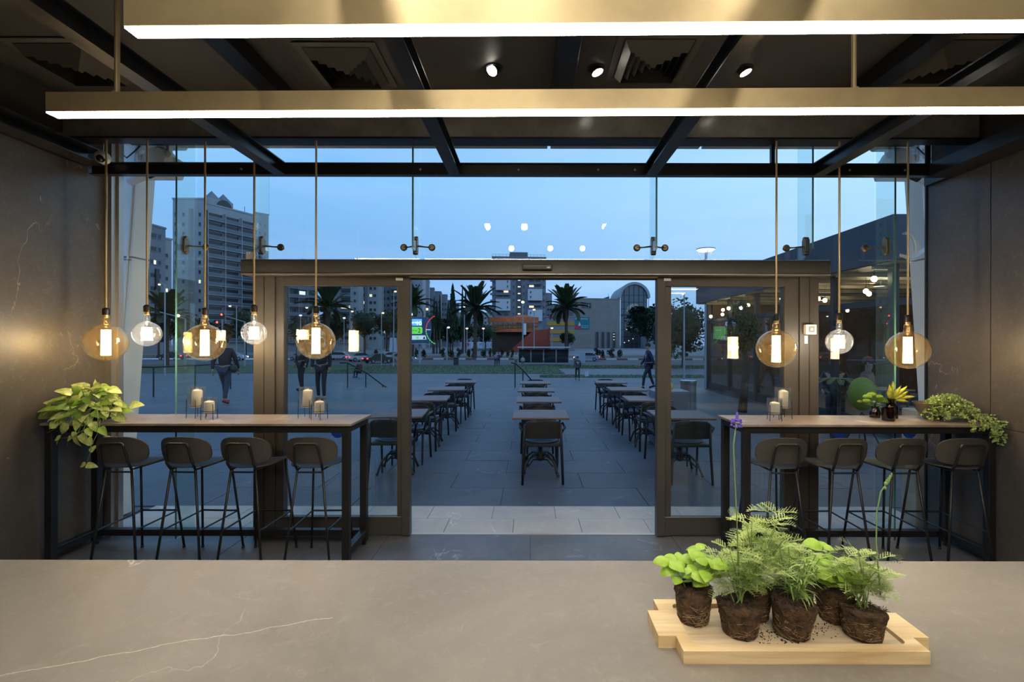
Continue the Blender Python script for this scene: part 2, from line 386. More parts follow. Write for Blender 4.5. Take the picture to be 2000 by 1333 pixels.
# walls of large slate panels
wl = struct('wall_left', MB().box(XL - .16, XL - .03, -2.5, 4.08, 0, 3.55), FRAMED)
for (a, b) in ((-2.5, -.4), (-.4, 1.85), (1.85, 4.07)): MB().bbox(XL - .03, XL, a + .0015, b - .0015, 0.002, 3.06, .0015).build('wall_panel', WALL, wl)
MB().box(XL - .03, XL - .012, -2.5, 4.07, 3.06, 3.55).build('upper_panel', CEIL, wl)
wr = struct('wall_right', MB().box(XR + .03, XR + .16, -2.5, DF + .02, 0, 3.55), FRAMED)
MB().bbox(XR, XR + .03, 3.612, DF + .02, 0.002, 3.0, .0015).build('wall_panel', WALL, wr)
for (a, b) in ((-2.5, 1.2), (1.2, 3.608)):
    MB().bbox(XR, XR + .03, a + .0015, b - .0015, 1.021, 3.0, .0015).build('wall_panel', WALL, wr)
    MB().bbox(XR, XR + .03, a + .0015, b - .0015, 0.002, 1.018, .0015).build('wall_panel', WALL, wr)
MB().box(XR + .012, XR + .03, -2.5, DF, 3.0, 3.55).build('upper_panel', CEIL, wr)
struct('wall_back', MB().box(XL - .16, XR + .16, -2.62, -2.5, 0, 3.55), mat('back_wall_paint', (.32, .30, .27), .7))
struct('trim_1', MB().box(XL - .01, XL + .055, 4.07, 4.19, 0, 3.5).box(XL + .055, XL + .075, 4.12, 4.17, 0, 3.5), ALU)
struct('trim_2', MB().box(XR - .012, XR + .03, 4.185, 4.2, 0, 3.4), FRAMED)
# soffit across the room above the window
so = struct('soffit', MB().box(XL, XR, 3.70, 3.80, 3.222, 3.55), FASC)
MB().box(XL, XR, 3.69, 3.80, 3.208, 3.222).build('edge_strip', BEAM, so)
MB().box(XL, XR, 3.80, 4.35, 3.42, 3.55).build('soffit_return', CEIL, so)
# ceiling joists and beams
for x in (-1.87, .23, 2.42):
    struct('ceiling_beam', MB().bbox(x - .07, x + .07, -2.5, 3.69, 3.43, 3.55, .004), BEAM)
cb = struct('crossbar_beam', MB().box(XL + .02, XR + .0, 3.9, 3.96, 3.005, 3.012).box(XL + .02, XR, 3.9, 3.96, 3.095, 3.102).box(XL + .02, XR, 3.925, 3.935, 3.012, 3.095), BEAM)
for x in (-2.36, -.9, -.1, .55, .85, 2.6, 3.05): MB().lathe([(.001, 0), (.010, 0), (.010, .004), (.003, .007)], 10, (x, 3.924, 3.055), Matrix.Rotation(math.pi / 2, 4, 'X')).build('bolt_head', ALU, cb)
for x in (-2.03, -.615, .975, 2.33):
    r = struct('rafter_beam', MB().box(x - .045, x + .045, -2.5, 3.9, 2.998, 3.006).box(x - .045, x + .045, -2.5, 3.9, 3.092, 3.10).box(x - .006, x + .006, -2.5, 3.9, 3.006, 3.092), BEAM)
struct('side_beam', MB().box(XL, XL + .16, -2.5, 3.9, 3.068, 3.075).box(XL, XL + .012, -2.5, 3.9, 3.075, 3.17).box(XL, XL + .16, -2.5, 3.9, 3.17, 3.178), mat('gloss_black_steel', (.03, .03, .032), .2, var=.3, scale=6, bump=.15))
struct('side_beam', MB().box(XR - .22, XR, -2.5, 3.9, 3.0, 3.01).box(XR - .22, XR - .21, -2.5, 3.9, 3.01, 3.10).box(XR - .05, XR, 3.9, DF, 3.0, 3.1), BEAM)
struct('hanger_post', MB().box(1.955, 1.985, 3.91, 3.94, 3.10, 3.43).box(1.94, 2.0, 3.90, 3.95, 3.10, 3.105), BEAM)

# ------------------------------------------------------------------ air diffusers and spotlights
def diffuser(x0, x1, y0, y1, z, label):
    t = thing('ceiling_diffuser', label, 'air vent', ((x0 + x1) / 2, (y0 + y1) / 2, z), 0, 'ceiling air vents')
    w = (x1 - x0) / 2; h = (y1 - y0) / 2; dm = mat('diffuser_paint', (.10, .09, .08), .5)
    def ring(a, b, za, zb, n, m):
        g = MB(); P = lambda s, zz: [(-w * s, -h * s, zz), (w * s, -h * s, zz), (w * s, h * s, zz), (-w * s, h * s, zz)]
        g.add(P(a, za) + P(b, zb) + P(a, za + .006) + P(b, zb + .006), [(i, (i + 1) % 4, 4 + (i + 1) % 4, 4 + i) for i in range(4)] + [(8 + i, 12 + i, 12 + (i + 1) % 4, 8 + (i + 1) % 4) for i in range(4)] + [(i, 8 + i, 8 + (i + 1) % 4, (i + 1) % 4) for i in range(4)])
        g.build(n, m, t)
    ring(1.0, .84, -.012, -.012, 'frame', dm)
    for i in range(5):
        a = .80 - i * .155; ring(a, max(a - .13, .03), -.014, -.075 + .0 * i, 'louvre', dm)
    g = MB().box(-w * .83, w * .83, -h * .83, h * .83, -.10, -.095); g.box(-w * .9, w * .9, -h * .9, h * .9, -.008, 0)
    MB().box(-w * .9, w * .9, -h * .9, h * .9, -.01, 0).build('backing', FRAMED, t)
diffuser(-1.52, -.99, 3.04, 3.56, 3.55, 'dark square ceiling air vent left of the three spotlights')
diffuser(.54, 1.08, 2.95, 3.48, 3.55, 'dark square ceiling air vent between the middle and right spotlights')
diffuser(-3.34, -2.80, 3.0, 3.53, 3.55, 'dark square ceiling air vent near the left slate wall')
diffuser(2.52, 3.06, 2.95, 3.48, 3.55, 'dark square ceiling air vent near the right slate wall')
for i, (x, y, lb) in enumerate(((-.256, 3.34, 'round recessed ceiling spotlight left, aimed at the counter'), (.451, 3.34, 'round recessed ceiling spotlight in the middle, tilted sideways'), (1.478, 3.34, 'round recessed ceiling spotlight on the right, tilted sideways'))):
    t = thing('ceiling_spotlight', lb, 'spotlight', (x, y, 3.55), 0, 'recessed spotlights')
    a = (.5, -.35, -.35)[i]; M = Matrix.Rotation(a, 4, 'Y') @ Matrix.Rotation((-.5, -.1, -.1)[i], 4, 'X')
    MB().lathe([(.062, 0), (.062, -.006), (.046, -.008), (.046, 0)], 24).build('trim_ring', BLACKM, t)
    MB().lathe([(.040, .02), (.044, -.03), (.038, -.034)], 24, M=M).build('housing', BLACKM, t)
    MB().lathe([(.001, -.036), (.039, -.034)], 24, M=M).build('lens', SPOTM, t)
    ld = bpy.data.lights.new('spot', 'SPOT'); ld.energy = (55, 30, 30)[i]; ld.color = (1, .92, .80); ld.spot_size = 1.2; ld.spot_blend = .5; ld.shadow_soft_size = .03
    lo = bpy.data.objects.new('spot_light', ld); COL.objects.link(lo); lo.parent = t; lo.location = (0, -.02, -.06)
    tgt = (Vector((.6, 1.15, .95)), Vector((.9, 2.6, 0)), Vector((1.9, 2.6, 0)))[i]
    lo.rotation_euler = (tgt - Vector((x, y, 3.55))).to_track_quat('-Z', 'Y').to_euler()

for i, (x, y, e) in enumerate(((-.70, .58, 34), (-.10, .58, 30), (1.2, .58, 34), (-.38, -1.2, 70), (.39, -1.2, 70), (1.03, -1.2, 70))):
    t = thing('ceiling_spotlight', 'recessed ceiling spotlight over the service side, %s of six' % 'first second third fourth fifth sixth'.split()[i], 'spotlight', (x, y, 3.55), 0, 'spotlights over the service side')
    MB().lathe([(.062, 0), (.062, -.006), (.046, -.008), (.046, 0)], 24).build('trim_ring', BLACKM, t); MB().lathe([(.001, -.006), (.045, -.005)], 24).build('lens', SPOTM, t)
    ld = bpy.data.lights.new('spot', 'SPOT'); ld.energy = e; ld.color = (1, .90, .76); ld.spot_size = 2.3; ld.spot_blend = .8; ld.shadow_soft_size = .05
    lo = bpy.data.objects.new('spot_light', ld); COL.objects.link(lo); lo.parent = t; lo.location = (0, 0, -.05); lo.rotation_euler = (.45, 0, 0)

# ------------------------------------------------------------------ the two long linear pendant lights
def linear(x0, L, d, z, ang, rods, label):
    t = thing('linear_pendant_light', label, 'ceiling light', (x0, d, z), math.radians(ang), 'long brass linear lights')
    w, h = .06, .095
    g = MB(); g.box(0, L, 0, .0025, .006, h).box(0, L, w - .0025, w, .006, h).box(0, L, .0025, w - .0025, h - .003, h).box(0, .002, .0025, w - .0025, .03, h - .003).box(L - .002, L, .0025, w - .0025, .006, h - .003)
    g.build('brass_housing', BRASS, t)
    MB().box(0.0006, L - .001, .0026, w - .0026, 0, .0295).build('led_diffuser', LED, t)
    for rx in rods:
        rz = 3.55 - z
        MB().tube([(rx, w / 2, h), (rx, w / 2, rz)], .011, 12).build('hanging_rod', BRASS, t)
        MB().lathe([(.02, 0), (.02, .012), (.012, .014)], 16, (rx, w / 2, h - .001)).build('rod_collar', BRASS, t, smooth='auto')
linear(wx(88, 2.2), 4.75, 2.2, 2.694, -.8, (.305, 3.68), 'long brass linear pendant light nearer the window, hung on two brass rods')
linear(wx(240, 1.6), 4.45, 1.6, 2.693, -.75, (.32, 3.3), 'long brass linear pendant light directly above the stone counter')

for d_ in (-1.35, -2.1): linear(-1.4, 4.7, d_, 2.693, 0, (.4, 4.2), 'long brass linear pendant light over the service side, %s' % ('nearer the counter' if d_ > -2 else 'at the back wall'))
# ------------------------------------------------------------------ the glass front
HZ0, HZ1 = wz(538, 3.98), wz(507, 3.98)
def window(n, x0, x1, z0, z1, y=DF, joints=()):
    w = bpy.data.objects.new('window_%d' % n, None); COL.objects.link(w); w['kind'] = 'structure'
    MB().box(x0, x1, y, y + .010, z0, z1).build('pane', PANE, w)
    return w
FINX = [-2.90, -2.26, -.965, 1.03, 2.31, 2.985]
edges = [XL + .05] + FINX + [XR + .02]
PZT = 3.42
window(1, edges[0] + .01, edges[1] - .012, .03, PZT); window(2, edges[1] + .012, -2.37, .03, PZT)
window(3, -2.36, -.965 - .008, HZ1, PZT); window(4, -.957, 1.022, HZ1, PZT); window(5, 1.038, 2.45, HZ1, PZT)
window(6, 2.465, 2.985 - .012, .03, PZT); window(7, 2.997, XR + .02, .03, PZT)
struct('trim_3', MB().box(XL + .06, -2.3, DF - .02, DF + .03, 0, .03).box(2.3, XR, DF - .02, DF + .03, 0, .03), FRAMED)
for i, x in enumerate(FINX):
    full = i in (0, 5); zb = .03 if full else HZ1 - .02
    pos = ('left of the high-rise view, reaching the floor', 'above the left door post', 'above the left edge of the opening', 'above the right edge of the opening', 'above the right door post', 'near the right slate wall, reaching the floor')[i]
    t = thing('glass_fin', 'vertical clear glass fin ' + pos, 'glass fin', (x, 3.94, zb), 0, 'glass fins')
    poly = [(0, 0 if full else .10), (0, PZT - zb), (.215, PZT - zb), (.215, 0)]
    MB().prism(poly, -.007, .007, 'x').build('glass_blade', FINM, t)
    MB().box(-.0072, .0072, -.0015, .0006, 0 if full else .10, PZT - zb).build('polished_edge', FINEDGE, t)
    # spider fitting
    t = thing('spider_fitting', 'bronze bolt fitting clamping the glass fin ' + pos.split(',')[0], 'glass fitting', (x, DF, wz(481, 4.05)), 0, 'glass fittings')
    bz = 0
    MB().bbox(-.018, -.008, -.15, -.09, -.055, .055, .003).bbox(.008, .018, -.15, -.09, -.055, .055, .003).build('clamp_plate', RUST, t)
    RX = Matrix.Rotation(math.pi / 2, 4, 'X')
    for zz in (-.06, .06): MB().lathe([(.001, -.02), (.015, -.02), (.018, -.014), (.018, .014), (.015, .02), (.001, .02)], 14, (0, -.12, zz), Matrix.Rotation(math.pi / 2, 4, 'Y')).build('clamp_bolt', RUST, t, smooth='auto')
    for sx in ((-1, 1) if i not in (0, 5, 1, 4) else ((1,) if i in (0, 1) else (-1,))):
        MB().tube([(sx * .018, -.10, 0), (sx * .07, -.06, 0), (sx * .115, -.045, 0)], [.008, .006, .008], 8).build('arm', RUST, t)
        MB().lathe([(.001, -.002), (.02, -.002), (.03, .006), (.03, .014), (.016, .022), (.016, .045)], 18, (sx * .12, -.05, 0), RX.inverted() @ Matrix.Scale(-1, 4, (0, 0, 1)) @ Matrix.Scale(-1, 4, (0, 0, 1))).build('button', RUST, t, smooth='auto')
# outer posts and the automatic door
for sx, xa, xb in ((-1, wx(500, 4.1), wx(541, 4.1)), (1, wx(1557, 4.1), wx(1594, 4.1))):
    g = MB().bbox(xa, xb, 4.06, 4.20, 0, HZ0 + .06, .003)
    st = struct('door_post', g, FRAME)
    MB().box((xa + xb) / 2 - .004, (xa + xb) / 2 + .004, 4.0585, 4.0602, 0, HZ0).build('groove', FRAMED, st)
hd = thing('door_operator', 'long dark grey sliding door operator casing spanning above the opening', 'door operator', (0, 0, 0))
hx0, hx1 = wx(472, 3.98), wx(1620, 3.98)
prof = [(3.965, HZ0 + .012), (3.965, HZ1 - .022), (3.972, HZ1 - .008), (3.988, HZ1), (4.20, HZ1), (4.20, HZ0), (3.975, HZ0)]
MB().prism(prof, hx0, hx1, 'x').build('casing', FRAME, hd, smooth='auto')
MB().box(hx0 + .002, hx1 - .002, 3.960, 3.966, HZ0 + .004, HZ0 + .010).build('lower_lip', ALU, hd)
s_ = MB().bbox(wx(1020, 3.95), wx(1078, 3.95), 3.935, 3.966, wz(528, 3.95), wz(517, 3.95), .005).build('motion_sensor', mat('gloss_black', (.01, .01, .01), .12), hd)
MB().box(wx(1068, 3.94), wx(1074, 3.94), 3.9335, 3.936, wz(524, 3.94), wz(521.5, 3.94)).build('sensor_mark', WHITE, s_)
tr = struct('door_track', MB().box(wx(803, 4.1), wx(1281, 4.1), 4.04, 4.09, wz(543, 4.06), HZ0), mat('warm_metal_track', (.42, .36, .27), .4, metal=.3))
MB().box(wx(540, 4.1), wx(1557, 4.1), 4.09, 4.12, wz(547, 4.1), HZ0).build('track_black_strip', FRAMED, tr)  # solid black strip behind the track
def leaf(sgn, label, idx):
    """fixed sidelight with the sliding leaf parked in front of it"""
    t = bpy.data.objects.new('door_%d' % idx, None); COL.objects.link(t); t['kind'] = 'structure'
    if sgn < 0: xo, xi, xg0, xg1, xs = 541, 803, 557, 777, 787
    else: xo, xi, xg0, xg1, xs = 1557, 1281, 1529, 1310, 1297
    d = 4.10; X = lambda p: wx(p, d)
    zt, zg, zb, z0 = HZ0, wz(560, d), wz(1009, d), wz(1043, d)
    zb2 = .01
    def bar(a, b, y0, y1, za, zc, n='frame_rail', m=FRAME, w=.003):
        MB().bbox(min(a, b), max(a, b), y0, y1, za, zc, w).build(n, m, t)
    bar(X(xo), X(xg0), 4.075, 4.15, .0, zt)
    bar(X(xs), X(xi), 4.055, 4.13, .012, zt, 'leaf_stile')
    bar(X(xg1), X(xs), 4.085, 4.12, zb, zg, 'leaf_stile_inner', FRAME)
    bar(X(xg0), X(xs), 4.07, 4.13, zg, zt)
    bar(X(xg0), X(xs), 4.07, 4.13, .012, zb)
    bar(X(xg0), X(xi), 4.064, 4.07, zb + .0, zb + .008, 'bead', ALU, .001)
    bar(X(xg0), X(xg1), 4.095, 4.105, zb, zg, 'glass', PANE, .001)
    bar(X(xg0), X(xg1), 4.135, 4.143, zb, zg, 'glass', PANE, .001)
    hx = X(783 if sgn < 0 else 1300)
    MB().bbox(hx - .03, hx + .03, 4.045, 4.056, wz(549, 4.06), wz(543.5, 4.06), .002).build('guide_block', WHITE, t)
    return t
leaf(-1, '', 1); leaf(1, '', 2)
struct('door_threshold', MB().box(wx(803, 4.1), wx(1281, 4.1), 4.11, 4.15, -.02, .004), mat('sill_metal', (.55, .50, .42), .35, metal=.5))
# stickers, call box
for px, py, lb in ((660, 843, 'round blue sticker on the left door glass behind the table'), (1650, 845, 'round blue sticker on the glass behind the second stool of the right table'), (1789, 845, 'round blue sticker on the glass by the right slate wall')):
    o = MB().lathe([(.0, 0), (.06, 0), (.06, .001), (.0, .001)], 28, (wx(px, 4.09), 4.092 if px < 1000 else 4.157, wz(py, 4.09)), Matrix.Rotation(math.pi / 2, 4, 'X')).build('glass_sticker', BLUE)
    tag(o, lb, 'sticker', 'blue glass stickers')
cbx = thing('call_box', 'small white push button box on the right door post', 'switch', (wx(1583, 4.03), 4.06, wz(643, 4.03)))
MB().bbox(-.045, .045, -.045, 0, -.042, .042, .004).build('box', WHITE, cbx)
MB().box(-.024, .024, -.047, -.045, -.024, .026).build('dial_plate', GREYP, cbx); MB().lathe([(.0, 0), (.012, 0), (.012, .006), (0, .008)], 14, (0, -.047, .002), Matrix.Rotation(math.pi / 2, 4, 'X')).build('button', WHITE, cbx)
o = MB().box(-.014, .014, -.003, 0, -.033, .033).box(-.009, .009, -.0035, -.003, -.02, .02).build('post_label', WHITE, loc=(wx(1574, 4.06), 4.059, wz(663, 4.06))); tag(o, 'narrow white label stuck below the call box on the door post', 'label')
jb = thing('junction_box', 'small beige junction box standing on the left end of the door operator', 'junction box', (wx(490, 4.02), 4.04, HZ1))
MB().bbox(-.045, .02, -.02, .02, 0, .065, .004).build('box', CREAM, jb); MB().tube([(.02, 0, .02), (.05, 0, .012), (.1, .01, .004)], .004, 6).build('cable', CREAM, jb)
# dome camera on the left wall
dc = thing('dome_camera', 'white dome security camera on the left wall under the ceiling', 'camera', (-3.43, 3.86, wz(310, 3.86)))
MB().lathe([(.0, -.03), (.045, -.03), (.052, 0), (.05, .03), (.035, .045), (0, .048)], 24, M=Matrix.Rotation(1.2, 4, 'X')).build('body', WHITE, dc, smooth=True)
ellip(MB(), (.012, -.035, -.018), .03, .03, .03, 16, 10).build('lens_dome', mat('gloss_black', (0, 0, 0)), dc, smooth=True)
MB().tube([(-.03, .03, .03), (-.09, .02, .09), (-.15, .0, .10)], .004, 6).build('cable', ALU, dc)

# ------------------------------------------------------------------ globe pendants
def globe(px, py, D, amber, label, group, d=3.72, sy=1.0):
    X, Z = wx(px, d), wz(py, d)
    t = thing('globe_pendant', label, 'pendant light', (X, d, Z), 0, group)
    r = D / 2; gm = AMBERB if amber else CLEARB; big = D > .22
    ys = sy; prof = []
    for i in range(19):
        a = math.pi * i / 18 * .93; prof.append((r * math.sin(a) + .0004, -r * ys * math.cos(a)))
    nr = .028 if big else .021; top = prof[-1][1]
    prof += [(nr * 1.0, top + .012), (nr, top + .03), (nr * .95, top + .048), (nr * .62, top + .060)]
    MB().lathe(prof, 40).build('glass_bulb', gm, t, smooth=True)
    zt = top + .058
    MB().lathe([(.0, zt - .004), (.016, zt - .004), (.018, zt + .002), (.0165, zt + .010), (.018, zt + .014), (.0165, zt + .02), (.0, zt + .02)], 18).build('brass_cap', BRASSR, t, smooth='auto')
    MB().lathe([(.0, zt + .018), (.022, zt + .018), (.024, zt + .024), (.024, zt + .062), (.018, zt + .070), (.008, zt + .074), (0, zt + .074)], 20).build('black_socket', BLACKM, t, smooth='auto')
    MB().tube([(0, 0, zt + .072), (0, 0, 3.205 - Z)], .0075, 10).build('brass_rod', BRASSR, t, smooth='auto')
    hh = r * (.70 if big else .52); rr = .026 if big else .030
    st = MB().tube([(0, 0, top + .03), (0, 0, top - .02)], [.008, .012], 10); st.tube([(0, 0, hh), (0, 0, top - .02)], .002, 6); st.build('glass_stem', gm, t, smooth=True)
    g = MB(); n = 10 if big else 8
    for k in range(n):
        a = 2 * math.pi * k / n; x, y = rr * math.cos(a), rr * math.sin(a); x2, y2 = rr * .92 * math.cos(a + .25), rr * .92 * math.sin(a + .25)
        g.tube([(x, y, -hh), (x2, y2, hh)], .0052 if big else .0062, 6)
    g.build('filament', FILW if amber else FILC, t)
    for z_ in (hh, -hh): MB().tube([(rr * math.cos(a_ * .4833), rr * math.sin(a_ * .4833), z_) for a_ in range(13)], .0012, 5, closed=True).build('support_ring', BRASSR, t)
    pl = bpy.data.lights.new('filament_light', 'POINT'); pl.energy = 18 if big else 15; pl.color = (1, .72, .40) if amber else (1, .85, .66); pl.shadow_soft_size = .03
    lo = bpy.data.objects.new('filament_light', pl); COL.objects.link(lo); lo.parent = t
globe(207, 671, .282, 1, 'large amber globe bulb on a brass rod, left end beside the white column', 'large amber globe bulbs')
globe(287, 654, .192, 0, 'small clear globe bulb hung between the two left amber bulbs', 'small clear globe bulbs')
globe(400, 671, .284, 1, 'large amber globe bulb above the left pair of candle holders', 'large amber globe bulbs')
globe(496, 652, .180, 0, 'small clear globe bulb in front of the left door post', 'small clear globe bulbs')
globe(617, 667, .282, 1, 'large amber globe bulb in front of the left door glass', 'large amber globe bulbs')
globe(1516, 681, .290, 1, 'large amber globe bulb in front of the right door glass', 'large amber globe bulbs')
globe(1639, 667, .188, 0, 'small clear globe bulb beside the white call box', 'small clear globe bulbs')
globe(1773, 683, .288, 1, 'large amber globe bulb near the right slate wall', 'large amber globe bulbs')

# ------------------------------------------------------------------ bar tables
def bar_table(x0, x1, y0, y1, label, rz=0):
    t = thing('bar_table', label, 'table', ((x0 + x1) / 2, (y0 + y1) / 2, 0), 0, 'high bar tables')
    w, h = (x1 - x0) / 2, (y1 - y0) / 2; L = .052
    MB().bbox(-w, w, -h, h, 1.032, 1.05, .002).build('table_top', TABLETOP, t)
    for sy in (-1, 1):
        ya, yb = (-h + .015, -h + .015 + L) if sy < 0 else (h - .015 - L, h - .015)
        MB().bbox(-w + .02, w - .02, ya, yb, .982, 1.032, .002).build('top_rail', BLACKM, t)
        for sx in (-1, 1):
            xa, xb = (-w + .02, -w + .02 + L) if sx < 0 else (w - .02 - L, w - .02)
            lg = MB().bbox(xa, xb, ya, yb, .03, .982, .002).build('leg', BLACKM, t)
            MB().lathe([(.014, .0), (.018, .004), (.018, .012), (.008, .016), (.008, .03)], 12, ((xa + xb) / 2, (ya + yb) / 2, 0)).build('levelling_foot', BLACKM, lg)
    for sx in (-1, 1):
        xa, xb = (-w + .02, -w + .02 + L) if sx < 0 else (w - .02 - L, w - .02)
        MB().bbox(xa, xb, -h + .067, h - .067, .982, 1.032, .002).build('top_rail', BLACKM, t)
        MB().bbox(xa, xb, -h + .067, h - .067, .075, .125, .002).build('lower_rail', BLACKM, t)
    MB().bbox(-w + .072, w - .072, h - .015 - L, h - .015, .075, .125, .002).build('lower_rail', BLACKM, t)
    return t
TX0, TX1 = -3.57, -1.305
bar_table(TX0, TX1, 3.50, 3.955, 'high stone-topped bar table on the left with the trailing pale plant')
bar_table(1.54, 3.425, 3.50, 3.955, 'high stone-topped bar table on the right with the amber bottles')

# ------------------------------------------------------------------ bar stools (facing +Y)
def make_stool():
    t = thing('bar_stool', 'x', 'stool')
    # shell seat
    g = MB(); nu, nv = 14, 12; top = []; W2, D2 = .185, .20
    def seatz(u, v): return .755 + .018 * abs(u) ** 2.2 + (.030 * max(0, -v - .35) ** 1.5) - (.055 * max(0, v - .25) ** 1.6 if v > .25 else 0) + .012 * v
    def sup(a):
        c, s = math.cos(a), math.sin(a); return (abs(c) ** .62 * (1 if c >= 0 else -1), abs(s) ** .62 * (1 if s >= 0 else -1))
    vs = []; fs = []; K = 28; rings = 6
    for lay in (0, 1):
        vs.append((0, .0, seatz(0, 0) - lay * .010))
        for r in range(1, rings + 1):
            for k in range(K):
                u, v = sup(2 * math.pi * k / K); u *= r / rings; v *= r / rings
                vs.append((u * W2 * (1 - .08 * (v < 0) * abs(v)), v * D2, seatz(u, v) - lay * .010))
    half = 1 + rings * K
    for lay in (0, 1):
        o = lay * half
        for k in range(K):
            f = (o, o + 1 + k, o + 1 + (k + 1) % K); fs.append(f if not lay else f[::-1])
            for r in range(rings - 1):
                a = o + 1 + r * K + k; b = o + 1 + r * K + (k + 1) % K; f = (a, a + K, b + K, b); fs.append(f if not lay else f[::-1])
    o = 1 + (rings - 1) * K
    for k in range(K): fs.append((o + k, half + o + k, half + o + (k + 1) % K, o + (k + 1) % K))
    g.add(vs, fs); g.build('seat', STOOLM, t, smooth='auto')
    # curved backrest, centre at z .878
    g = MB(); vs = []; fs = []; BW, BH = .182, .098
    for lay in (0, 1):
        for r in range(0, rings + 1):
            for k in range(K):
                c, s = math.cos(2 * math.pi * k / K), math.sin(2 * math.pi * k / K)
                u = abs(c) ** .55 * (1 if c >= 0 else -1) * r / rings; v = abs(s) ** .72 * (1 if s >= 0 else -1) * r / rings
                x = u * BW; z = .878 + v * BH - .012 * abs(u) ** 2; y = -.205 + .055 * u * u - .02 * v + (-.012 if lay else 0)
                vs.append((x, y, z))
    half = (rings + 1) * K
    for lay in (0, 1):
        o = lay * half
        for r in range(rings):
            for k in range(K):
                a = o + r * K + k; b = o + r * K + (k + 1) % K; f = (a, b, b + K, a + K); fs.append(f[::-1] if lay else f)
    o = rings * K
    for k in range(K): fs.append((o + k, o + (k + 1) % K, half + o + (k + 1) % K, half + o + k))
    g.add(vs, fs); g.build('backrest', STOOLM, t, smooth='auto', fixn=True)
    # back loop tube: up from the rear legs behind the backrest
    r = .0085
    pts = [(-.088, -.190, .735), (-.094, -.225, .79), (-.086, -.246, .88), (-.082, -.252, .905)]
    for a in range(0, 7):
        A = math.pi - a * math.pi / 12; pts.append((-.057 + .025 * math.cos(A), -.254, .91 + .022 * math.sin(A)))
    pts += [(-x, y, z) for (x, y, z) in pts[::-1]]
    MB().tube(pts, r, 8).build('back_frame', BLACKM, t, smooth=True)
    for sx in (-1, 1):
        MB().tube([(sx * .088, -.190, .738), (sx * .165, -.245, .012)], r, 8).build('leg', BLACKM, t, smooth=True)
        MB().tube([(sx * .115, .155, .735), (sx * .165, .235, .012)], r, 8).build('leg', BLACKM, t, smooth=True)
    for sx in (-1, 1):
        for y in (-.245, .235): MB().lathe([(.011, 0), (.011, .014), (.008, .018)], 10, (sx * .165, y, 0)).build('foot_cap', BLACKM, t)
    f = MB().tube([(-.092, -.192, .718), (.092, -.192, .718)], .0065, 8); f.tube([(-.088, -.19, .735), (-.115, .155, .735)], .0065, 8).tube([(.088, -.19, .735), (.115, .155, .735)], .0065, 8).tube([(-.115, .155, .735), (.115, .155, .735)], .0065, 8)
    f.build('seat_frame', BLACKM, t)
    f = MB(); q = (.735 - .31) / .725
    def lx(y0, y1, x0): return (x0 + (.165 - x0) * q, y0 + (y1 - y0) * q, .31)
    b = lx(-.19, -.245, .088); c = lx(.155, .235, .115)
    for sx in (-1, 1): f.tube([(sx * b[0], b[1], .31), (sx * c[0], c[1], .31)], .0065, 8)
    f.tube([(-c[0], c[1], .31), (-c[0] * .5, c[1] + .012, .305), (c[0] * .5, c[1] + .012, .305), (c[0], c[1], .31)], .0075, 8)
    f.build('footrest', BLACKM, t)
    return t
stool0 = make_stool()
SL = ((226, 'first bar stool of the left table, below the hanging vine'), (355, 'second bar stool of the left table from the slate wall'), (473, 'third bar stool of the left table from the slate wall'), (606, 'last bar stool of the left table, beside its end leg'),
      (1535, 'first bar stool of the right table from the door opening'), (1654, 'second bar stool of the right table from the door opening'), (1772, 'third bar stool of the right table from the door opening'), (1893, 'last bar stool of the right table, below the trailing plant'))
for i, (px, lb) in enumerate(SL):
    x = wx(px, 3.40) - (.018 if i == 3 else 0); a = (.02, -.03, -.02, .03, -.02, .02, .01, -.03)[i]
    g = 'charcoal bar stools at the %s table' % ('left' if i < 4 else 'right')
    lb = 'charcoal ' + lb
    if i == 0: stool0.location = (x, 3.615, 0); stool0.rotation_euler = (0, 0, a); stool0['label'] = lb; stool0['group'] = g
    else: dup(stool0, (x, 3.615, 0), a, lb, g)

# ------------------------------------------------------------------ candle holders and candles
def lantern(px, d, big, lb, rz):
    x = wx(px, d); r, h, z0 = (.060, .165, .075) if big else (.053, .125, .045)
    t = thing('candle_holder', '%s glass candle holder with wire legs %s' % ('tall' if big else 'short', lb), 'candle holder', (x, d, 1.05), rz, 'wire stand candle holders')
    prof = [(.0, z0), (r * .6, z0 + .002), (r * .9, z0 + .014), (r, z0 + .035), (r, z0 + h), (r - .003, z0 + h), (r - .003, z0 + .036), (r * .88, z0 + .018), (.0, z0 + .006)]
    MB().lathe(prof, 32).build('glass_cup', CUPG, t, smooth='auto')
    lh = .145 if big else .12
    for k in range(4):
        a = math.pi / 2 * k + .4; MB().tube([((r + .004) * math.cos(a), (r + .004) * math.sin(a), lh), ((r + .006) * math.cos(a), (r + .006) * math.sin(a), 0)], .0022, 6).build('leg', BLACKM, t)
    zr = z0 + .02
    MB().tube([((r + .001) * math.cos(a / 3), (r + .001) * math.sin(a / 3), zr) for a in range(19)], .002, 6, closed=False).build('ring', BLACKM, t)
    c = thing('pillar_candle', 'ivory candle in the %s holder %s' % ('tall' if big else 'short', lb), 'candle', (x, d, 1.05 + z0 + .0065), 0, 'ivory pillar candles')
    cr, ch = (.036, .135) if big else (.036, .085)
    w = MB().lathe([(0, 0), (cr * .95, 0), (cr, .004), (cr * .98, ch - .01), (cr * .9, ch - .002), (.012, ch + .006), (0, ch + .004)], 28).build('wax', WAX, c, smooth='auto')
    MB().tube([(0, 0, ch), (.001, 0, ch + .016)], .0015, 6).build('wick', WICK, c)
    if big: c.rotation_euler = (0, .05, 0)
lantern(384, 3.78, 1, 'on the left table near the slate wall', .1); lantern(409, 3.70, 0, 'on the left table near the slate wall', .6)
lantern(600, 3.79, 1, 'on the left table in front of the door', .3); lantern(624, 3.71, 0, 'on the left table in front of the door', .1)
